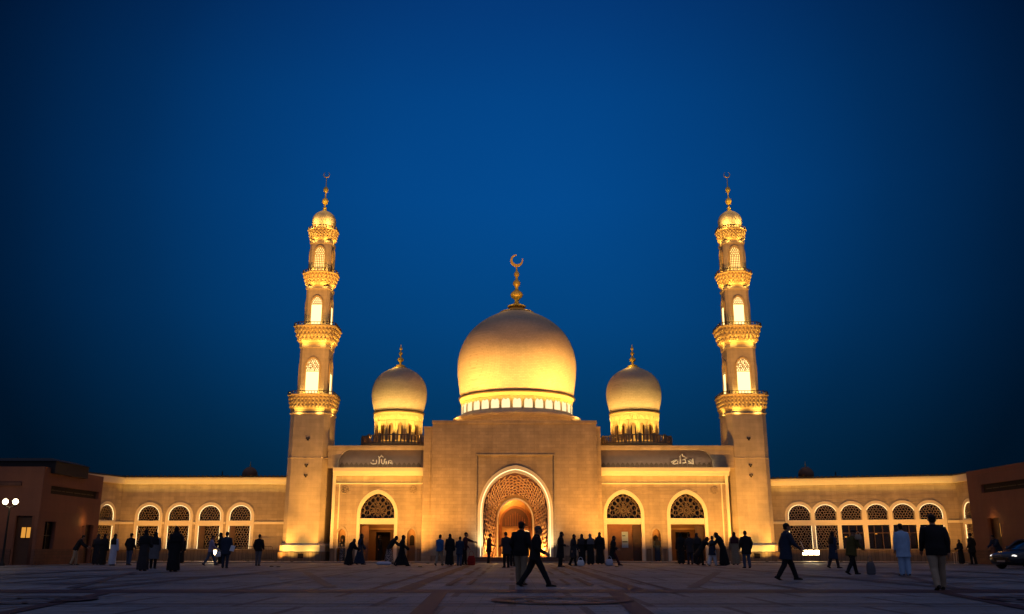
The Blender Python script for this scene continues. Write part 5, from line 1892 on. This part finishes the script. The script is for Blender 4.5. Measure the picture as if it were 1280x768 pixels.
POSES = dict(
    stand=dict(lf=2, lk=3, rf=-3, rk=3, la=(4, 9, 14), ra=(-2, 9, 12)),
    hold=dict(lf=3, lk=4, rf=-2, rk=3, la=(0, 9, 72), ra=(4, 9, 66), lean=3, nod=14),
    pockets=dict(lf=4, lk=4, rf=-4, rk=4, la=(-10, 16, 42), ra=(-10, 16, 42), lean=1),
    walk=dict(lf=24, lk=6, rf=-16, rk=16, la=(-18, 8, 16), ra=(22, 8, 28), lean=4),
    stroll=dict(lf=-9, lk=16, rf=14, rk=5, la=(12, 9, 22), ra=(-12, 9, 14), lean=3),
    stride=dict(lf=-22, lk=14, rf=28, rk=3, la=(4, 10, 58), ra=(-4, 9, 62), lean=6),
    point=dict(lf=6, lk=4, rf=-5, rk=4, la=(66, 4, 8), ra=(8, 10, 30), lean=4),
    stoop=dict(lf=8, lk=8, rf=-8, rk=10, la=(34, 6, 34), ra=(28, 6, 30), lean=24, nod=16),
    reach=dict(lf=12, lk=10, rf=-12, rk=14, la=(54, 8, 18), ra=(40, 8, 24), lean=32, nod=10),
    carry=dict(lf=20, lk=6, rf=-14, rk=18, la=(30, 14, 62), ra=(14, 12, 40), lean=9, nod=6),
)
cache = {}


def cached(key, fn):
    if key not in cache: cache[key] = fn()
    return cache[key]


def person(x, y, heading, pose, outfit, mats, label, height=1.75, fat=1.0, group=None, z=None):
    """heading 0 walks to the right of the picture, 90 walks away from the camera"""
    fine = y < 40
    vox = 0.0095 if fine else 0.016
    P = cached(("pose", pose), lambda: make_pose(**POSES[pose]))
    me = cached(("body", pose, fine), lambda: body_mesh(P, vox, fine))
    o = link("person", me)
    if z is None: z = 0.09 if y > 66.6 else 0.02
    o.location = (x, y, z - (0.016 if y <= 66.6 else 0))
    o.rotation_euler = (0, 0, R(heading))
    k = height / 1.75
    o.scale = (k * (fat ** .5), k * (fat ** .5), k)
    tag(o, label, "person", group)
    def wear(name, key, fn, mat):
        m = cached(key, fn)
        if not m.materials: m.materials.append(M[mat])
        c = link(name, m, o)
        c.material_slots[0].link = "OBJECT"
        c.material_slots[0].material = M[mat]
        return c
    sd = float(len(pose))
    if outfit in ("suit", "coat"):
        hem = 0.80 if outfit == "suit" else 0.66
        f = 1.22 if fat > 1.1 else 1.0
        wear("jacket", ("top", pose, hem, f, fine), lambda: top_mesh(P, vox, hem, f, .032, 1.0, sd), mats[0])
        wear("trousers", ("leg", pose, fine), lambda: trouser_mesh(P, vox, 1.0, sd), mats[1])
        wear("hair", ("hair", pose, fine), lambda: hair_mesh(P, vox), mats[2] if len(mats) > 2 else "hair")
    elif outfit == "cap":
        wear("jacket", ("top", pose, .74, 1.0, fine), lambda: top_mesh(P, vox, .74, 1.1, .045, 1.1, sd), mats[0])
        wear("trousers", ("leg", pose, fine), lambda: trouser_mesh(P, vox, 1.0, sd), mats[1])
        wear("cap", ("cap", pose, fine), lambda: hair_mesh(P, vox, True), mats[2])
    elif outfit in ("abaya", "wide_abaya"):
        fl = 0.98 if outfit == "abaya" else 1.14
        wear("robe", ("robe", pose, fl, fine), lambda: robe_mesh(P, vox, 1.0, fl, 1.8, .05, 9, sd), mats[0])
        wear("headscarf", ("veil", pose, fine), lambda: veil_mesh(P, vox, .34, sd), mats[1])
    elif outfit == "veil_coat":
        wear("coat", ("top", pose, .45, 1.0, fine), lambda: top_mesh(P, vox, .45, 1.05, .04, 1.1, sd), mats[0])
        wear("trousers", ("leg", pose, fine), lambda: trouser_mesh(P, vox, 1.0, sd), mats[1])
        wear("headscarf", ("veil", pose, fine), lambda: veil_mesh(P, vox, .25, sd), mats[2])
    elif outfit == "skirt":
        wear("jacket", ("top", pose, .80, 1.0, fine), lambda: top_mesh(P, vox, .80, 1.0, .03, 1.0, sd), mats[0])
        def sk():
            mb = MB(); n = 36
            rr = ((.07, .30, .32), (.4, .25, .27), (.8, .16, .20), (1.0, .125, .165))
            mb.loft([[P.hip * 0 + Vector((rx * (1 + .05 * math.sin(8 * t)) * math.cos(t), ry * (1 + .05 * math.sin(8 * t)) * math.sin(t), zz)) for t in [2 * PI * j / n for j in range(n)]] for zz, rx, ry in rr])
            return remesh(mb, vox, 1, .006)
        wear("skirt", ("skirt", pose, fine), sk, mats[1])
        wear("headscarf", ("veil", pose, fine), lambda: veil_mesh(P, vox, .25, sd), mats[2])
    elif outfit == "thobe":
        wear("robe", ("thobe", pose, fine), lambda: robe_mesh(P, vox, 1.02, .86, 1.25, .10, 6, sd), mats[0])
        wear("hair", ("hair", pose, fine), lambda: hair_mesh(P, vox), mats[1])
    elif outfit == "shirt_suit":          # loose long shirt over loose trousers
        wear("tunic", ("top", pose, .60, 1.0, fine, "t"), lambda: top_mesh(P, vox, .62, 1.1, .05, 1.25, sd), mats[0])
        wear("trousers", ("leg", pose, fine, "w"), lambda: trouser_mesh(P, vox, 1.35, sd), mats[1])
        wear("hair", ("hair", pose, fine), lambda: hair_mesh(P, vox), mats[2])
    for Lg, s in ((P.L, 1), (P.R, -1)):
        link("shoe", cached(("shoe", pose, s), lambda: shoe_mesh(P, Lg, s)), o)
    return o


B_, N_, C_ = "black_cloth", "navy_cloth", "coal_cloth"
# near walkers
person(10.2, 22.9, 80, "stroll", "suit", (B_, "beige_cloth"), "heavy man seen from behind in black sweater and beige trousers", 1.78, 1.28)
person(0.25, 26.2, 60, "pockets", "suit", (B_, "khaki"), "broad man in black jacket and khaki trousers before the portal", 1.68, 1.2)
person(0.60, 25.0, 4, "stride", "suit", (B_, B_, "grey_hair"), "grey-haired man in black striding right before the portal", 1.62, 1.05)
person(8.72, 30.3, 6, "walk", "coat", (N_, B_), "man in a long navy coat walking right past the right minaret", 1.80, 1.1)
person(14.46, 35.2, 96, "stand", "shirt_suit", ("blue_thobe", "blue_thobe", "hair"), "person in loose pale blue tunic and trousers standing with back turned", 1.86)
person(13.15, 36.9, 20, "carry", "cap", ("olive_cloth", B_, "leather"), "stooped person in olive jacket and dark cap walking right", 1.72, 1.1)
# left of the portal
person(-26.9, 58.7, 20, "stoop", "suit", (B_, "beige_cloth"), "stooping man in black jacket and pale trousers beside the red wall", 1.86)
person(-26.0, 59.6, 110, "hold", "abaya", (C_, C_), "dark robed person standing by the red building's side door", 1.84)
person(-25.2, 58.7, 80, "stand", "abaya", (B_, B_), "slim black robed person at the corner of the red building", 1.84)
person(-23.95, 57.2, 70, "stand", "abaya", ("pale_cloth", B_), "person in pale grey robe and black headscarf", 1.84)
person(-23.45, 58.4, 75, "pockets", "suit", (B_, "denim"), "man in black jacket and jeans beside the pale robed person", 1.88, 1.08)
person(-16.5, 42.7, 95, "hold", "wide_abaya", (C_, B_), "woman in charcoal robe standing alone nearer the camera on the left", 1.80)
person(-18.0, 47.9, 100, "stand", "veil_coat", ("grey_cloth", B_, B_), "person in grey coat standing behind the charcoal robed woman", 1.78)
person(-15.75, 44.3, 90, "pockets", "coat", ("teal_cloth", B_), "person in teal coat beside the tallest black robed figure", 1.76)
person(-14.6, 41.2, 92, "stand", "wide_abaya", (B_, B_), "tallest black robed figure on the left of the plaza", 1.90)
person(-22.9, 66.0, 60, "stand", "abaya", (B_, C_), "thin dark figure close to the second arched window from the red building", 1.80)
person(-18.1, 57.2, 15, "walk", "suit", ("lavender_cloth", "denim"), "person in lavender jacket walking past the lone floodlight", 1.80)
person(-19.4, 63.4, 180, "hold", "veil_coat", (B_, B_, B_), "dark figure close behind the lavender jacket", 2.0)
person(-14.7, 48.9, 95, "stand", "coat", (N_, N_), "man in navy coat and trousers seen from behind near the left wing", 1.80, 1.08)
person(-14.88, 55.9, 85, "pockets", "suit", (B_, "grey_cloth"), "lone man in black jacket and grey trousers left of the left minaret", 1.78, 1.05)
person(-12.45, 69.75, 270, "hold", "abaya", ("floral_cloth", B_), "person in patterned robe inside the small niche by the left minaret", 1.62)
person(-9.75, 57.2, 40, "stoop", "wide_abaya", (B_, B_), "short stooped black robed figure before the left gate arch", 1.62)
person(-9.6, 60.2, 0, "stroll", "abaya", (N_, B_), "navy robed figure striding before the left gate arch", 1.90)
person(-9.8, 70.6, 200, "stand", "abaya", (B_, B_), "black figure standing inside the left gate doorway", 1.85)
person(-8.15, 63.2, 10, "reach", "skirt", (B_, "floral_cloth", B_), "woman in patterned skirt bending forward before the left gate", 1.95)
person(-6.31, 54.6, 5, "walk", "abaya", (B_, B_), "black robed woman walking right between left gate and block", 1.78)
person(-4.36, 57.2, 60, "stroll", "suit", ("blue_jacket", "beige_cloth"), "person in bright blue jacket and beige trousers", 1.80)
person(-3.74, 57.2, 80, "stand", "wide_abaya", (B_, B_), "wide black robed figure beside the bright blue jacket", 1.82)
person(-3.1, 56.2, 75, "hold", "coat", (N_, "denim"), "person in navy coat and jeans left of the portal", 1.66)
person(-2.92, 58.7, 0, "point", "suit", ("plum_cloth", B_), "person in plum top stretching an arm towards the portal", 1.94)
person(-1.58, 65.2, 5, "hold", "coat", (B_, B_), "black coated man standing at the left foot of the portal steps", 1.96)
person(-0.30, 50.0, 120, "hold", "coat", (C_, B_), "dark coated figure half hidden behind the broad man", 1.82)
person(0.05, 54.0, 70, "stand", "suit", (N_, B_), "navy figure on the portal axis behind the broad man", 1.86)
# right of the portal
person(2.66, 52.2, 350, "hold", "veil_coat", (B_, B_, B_), "woman in long black coat walking right of the portal", 1.86)
person(3.6, 55.9, 340, "stroll", "veil_coat", (C_, B_, B_), "woman in charcoal coat with a pale bag at her feet", 1.80)
person(4.42, 60.2, 80, "stand", "abaya", (B_, C_), "dark robed figure in the pair beside the right edge of the block", 1.86)
person(4.95, 60.0, 100, "hold", "abaya", (B_, "grey_cloth"), "dark robed figure with grey headscarf in the pair by the block", 1.88)
person(5.69, 61.7, 90, "stand", "wide_abaya", (B_, B_), "large black robed figure before the wooden gate door", 2.0)
person(6.05, 57.2, 350, "stride", "veil_coat", (B_, "plum_cloth", B_), "veiled person striding past the wooden gate door", 1.80)
person(10.55, 69.0, 90, "hold", "abaya", ("navy_cloth", "hair"), "small figure in blue dress at the niche between right gate arches", 1.70)
person(10.95, 61.7, 80, "stand", "abaya", (B_, B_), "leftmost dark robed figure of the crowd at the right gate", 1.95)
person(11.25, 60.2, 100, "hold", "coat", (C_, N_), "charcoal coated man in the crowd at the right gate", 1.90)
person(11.99, 61.7, 60, "stand", "wide_abaya", (B_, C_), "wide dark robed figure in the middle of the right gate crowd", 1.95)
person(11.35, 57.2, 0, "reach", "veil_coat", (B_, B_, B_), "bending black figure reaching towards the person in white", 1.80)
person(11.90, 56.6, 30, "stroll", "shirt_suit", (N_, "white_cloth", "hair"), "person in dark top and loose white trousers before the right gate", 1.72)
person(12.45, 56.2, 170, "stoop", "abaya", (B_, B_), "tall black robed figure leaning left over the white trousers", 2.0)
person(13.75, 58.7, 85, "stand", "wide_abaya", ("khaki", "plum_cloth"), "person in beige cloak beside the right minaret", 1.96)
person(12.03, 48.9, 95, "pockets", "coat", (B_, "denim"), "man in black coat and blue jeans before the right minaret", 1.86, 1.1)
person(16.49, 48.9, 20, "stroll", "veil_coat", (N_, C_, B_), "veiled woman in navy coat beside the triple floodlight", 1.86)
person(29.6, 62.8, 200, "hold", "abaya", (B_, B_), "small black robed figure at the pale table", 1.55)
person(29.1, 60.2, 120, "pockets", "coat", (B_, B_), "black coated man at the corner before the right red building", 1.92, 1.1)
person(29.45, 57.6, 200, "stoop", "coat", (N_, N_), "leaning dark figure at the right red building's side door", 1.85)
person(29.3, 53.0, 180, "stand", "suit", ("plum_cloth", B_), "person whose head shows behind the parked car", 1.78)

# ------------------------------------------------------------------ bags and things people carry
def bag(name, x, y, z, size, mat, label, cat="bag", rz=0.0, strap=True):
    t = empty(name, (x, y, z), R(rz), label, cat)
    w, d, h = size
    mb = MB(); n = 20
    mb.loft([[(w * k * math.copysign(abs(math.cos(q)) ** .6, math.cos(q)), d * k * math.copysign(abs(math.sin(q)) ** .6, math.sin(q)), zz * h) for q in [2 * PI * j / n for j in range(n)]] for zz, k in ((0, .8), (.05, .98), (.4, 1.05), (.75, .95), (1, .7))])
    me = remesh(mb, .012, 1, .008, x); me.materials.append(M[mat]); link("pouch", me, t)
    if strap:
        mb = MB(); mb.tube([(w * .6 * math.cos(a), 0, h * .95 + h * .55 * math.sin(a)) for a in [PI * i / 12 for i in range(13)]], .012, 6); mb.build("strap", mat, t)
    return t
bag("carrier_bag", 3.95, 54.9, 0.012, (.20, .12, .32), "white_cloth", "white carrier bag on the paving beside the charcoal coat")
bag("carrier_bag", -2.45, 57.6, 0.012, (.24, .14, .55), "red_cloth", "red bag standing on the paving left of the portal")
bag("cloth_bundle", -7.85, 58.5, 0.012, (.45, .28, .20), "pale_cloth", "pale cloth bundle lying on the paving before the left gate", "bundle", 0, False)
bag("shoulder_bag", 13.70, 36.5, 0.012, (.15, .12, .46), "grey_cloth", "grey duffel bag standing beside the olive jacket")
bag("rucksack", 13.36, 36.60, 1.30, (.12, .10, .2), "beige_cloth", "pale rucksack on the shoulder of the olive jacket")
bag("handbag", 5.75, 56.4, 0.012, (.22, .14, .36), "pale_cloth", "small pale handbag on the paving before the wooden gate door")
bag("carrier_bag", -17.55, 56.9, 0.50, (.15, .08, .30), "white_cloth", "white bag held by the lavender jacket")
def sheet(x, y, z, rz, label):
    mb = MB(); mb.box(-.11, .11, -.006, .006, -.15, .15); mb.box(-.10, .10, -.010, -.0065, -.14, .14)
    o = mb.build("paper", "white_cloth"); o.location = (x, y, z); o.rotation_euler = (R(-20), R(12), R(rz)); tag(o, label, "paper")
sheet(-14.33, 48.75, 0.98, 10, "white paper held at the hip of the navy coat man on the left")
sheet(9.22, 30.15, 1.02, 70, "white paper in the hand of the man walking in the long navy coat")
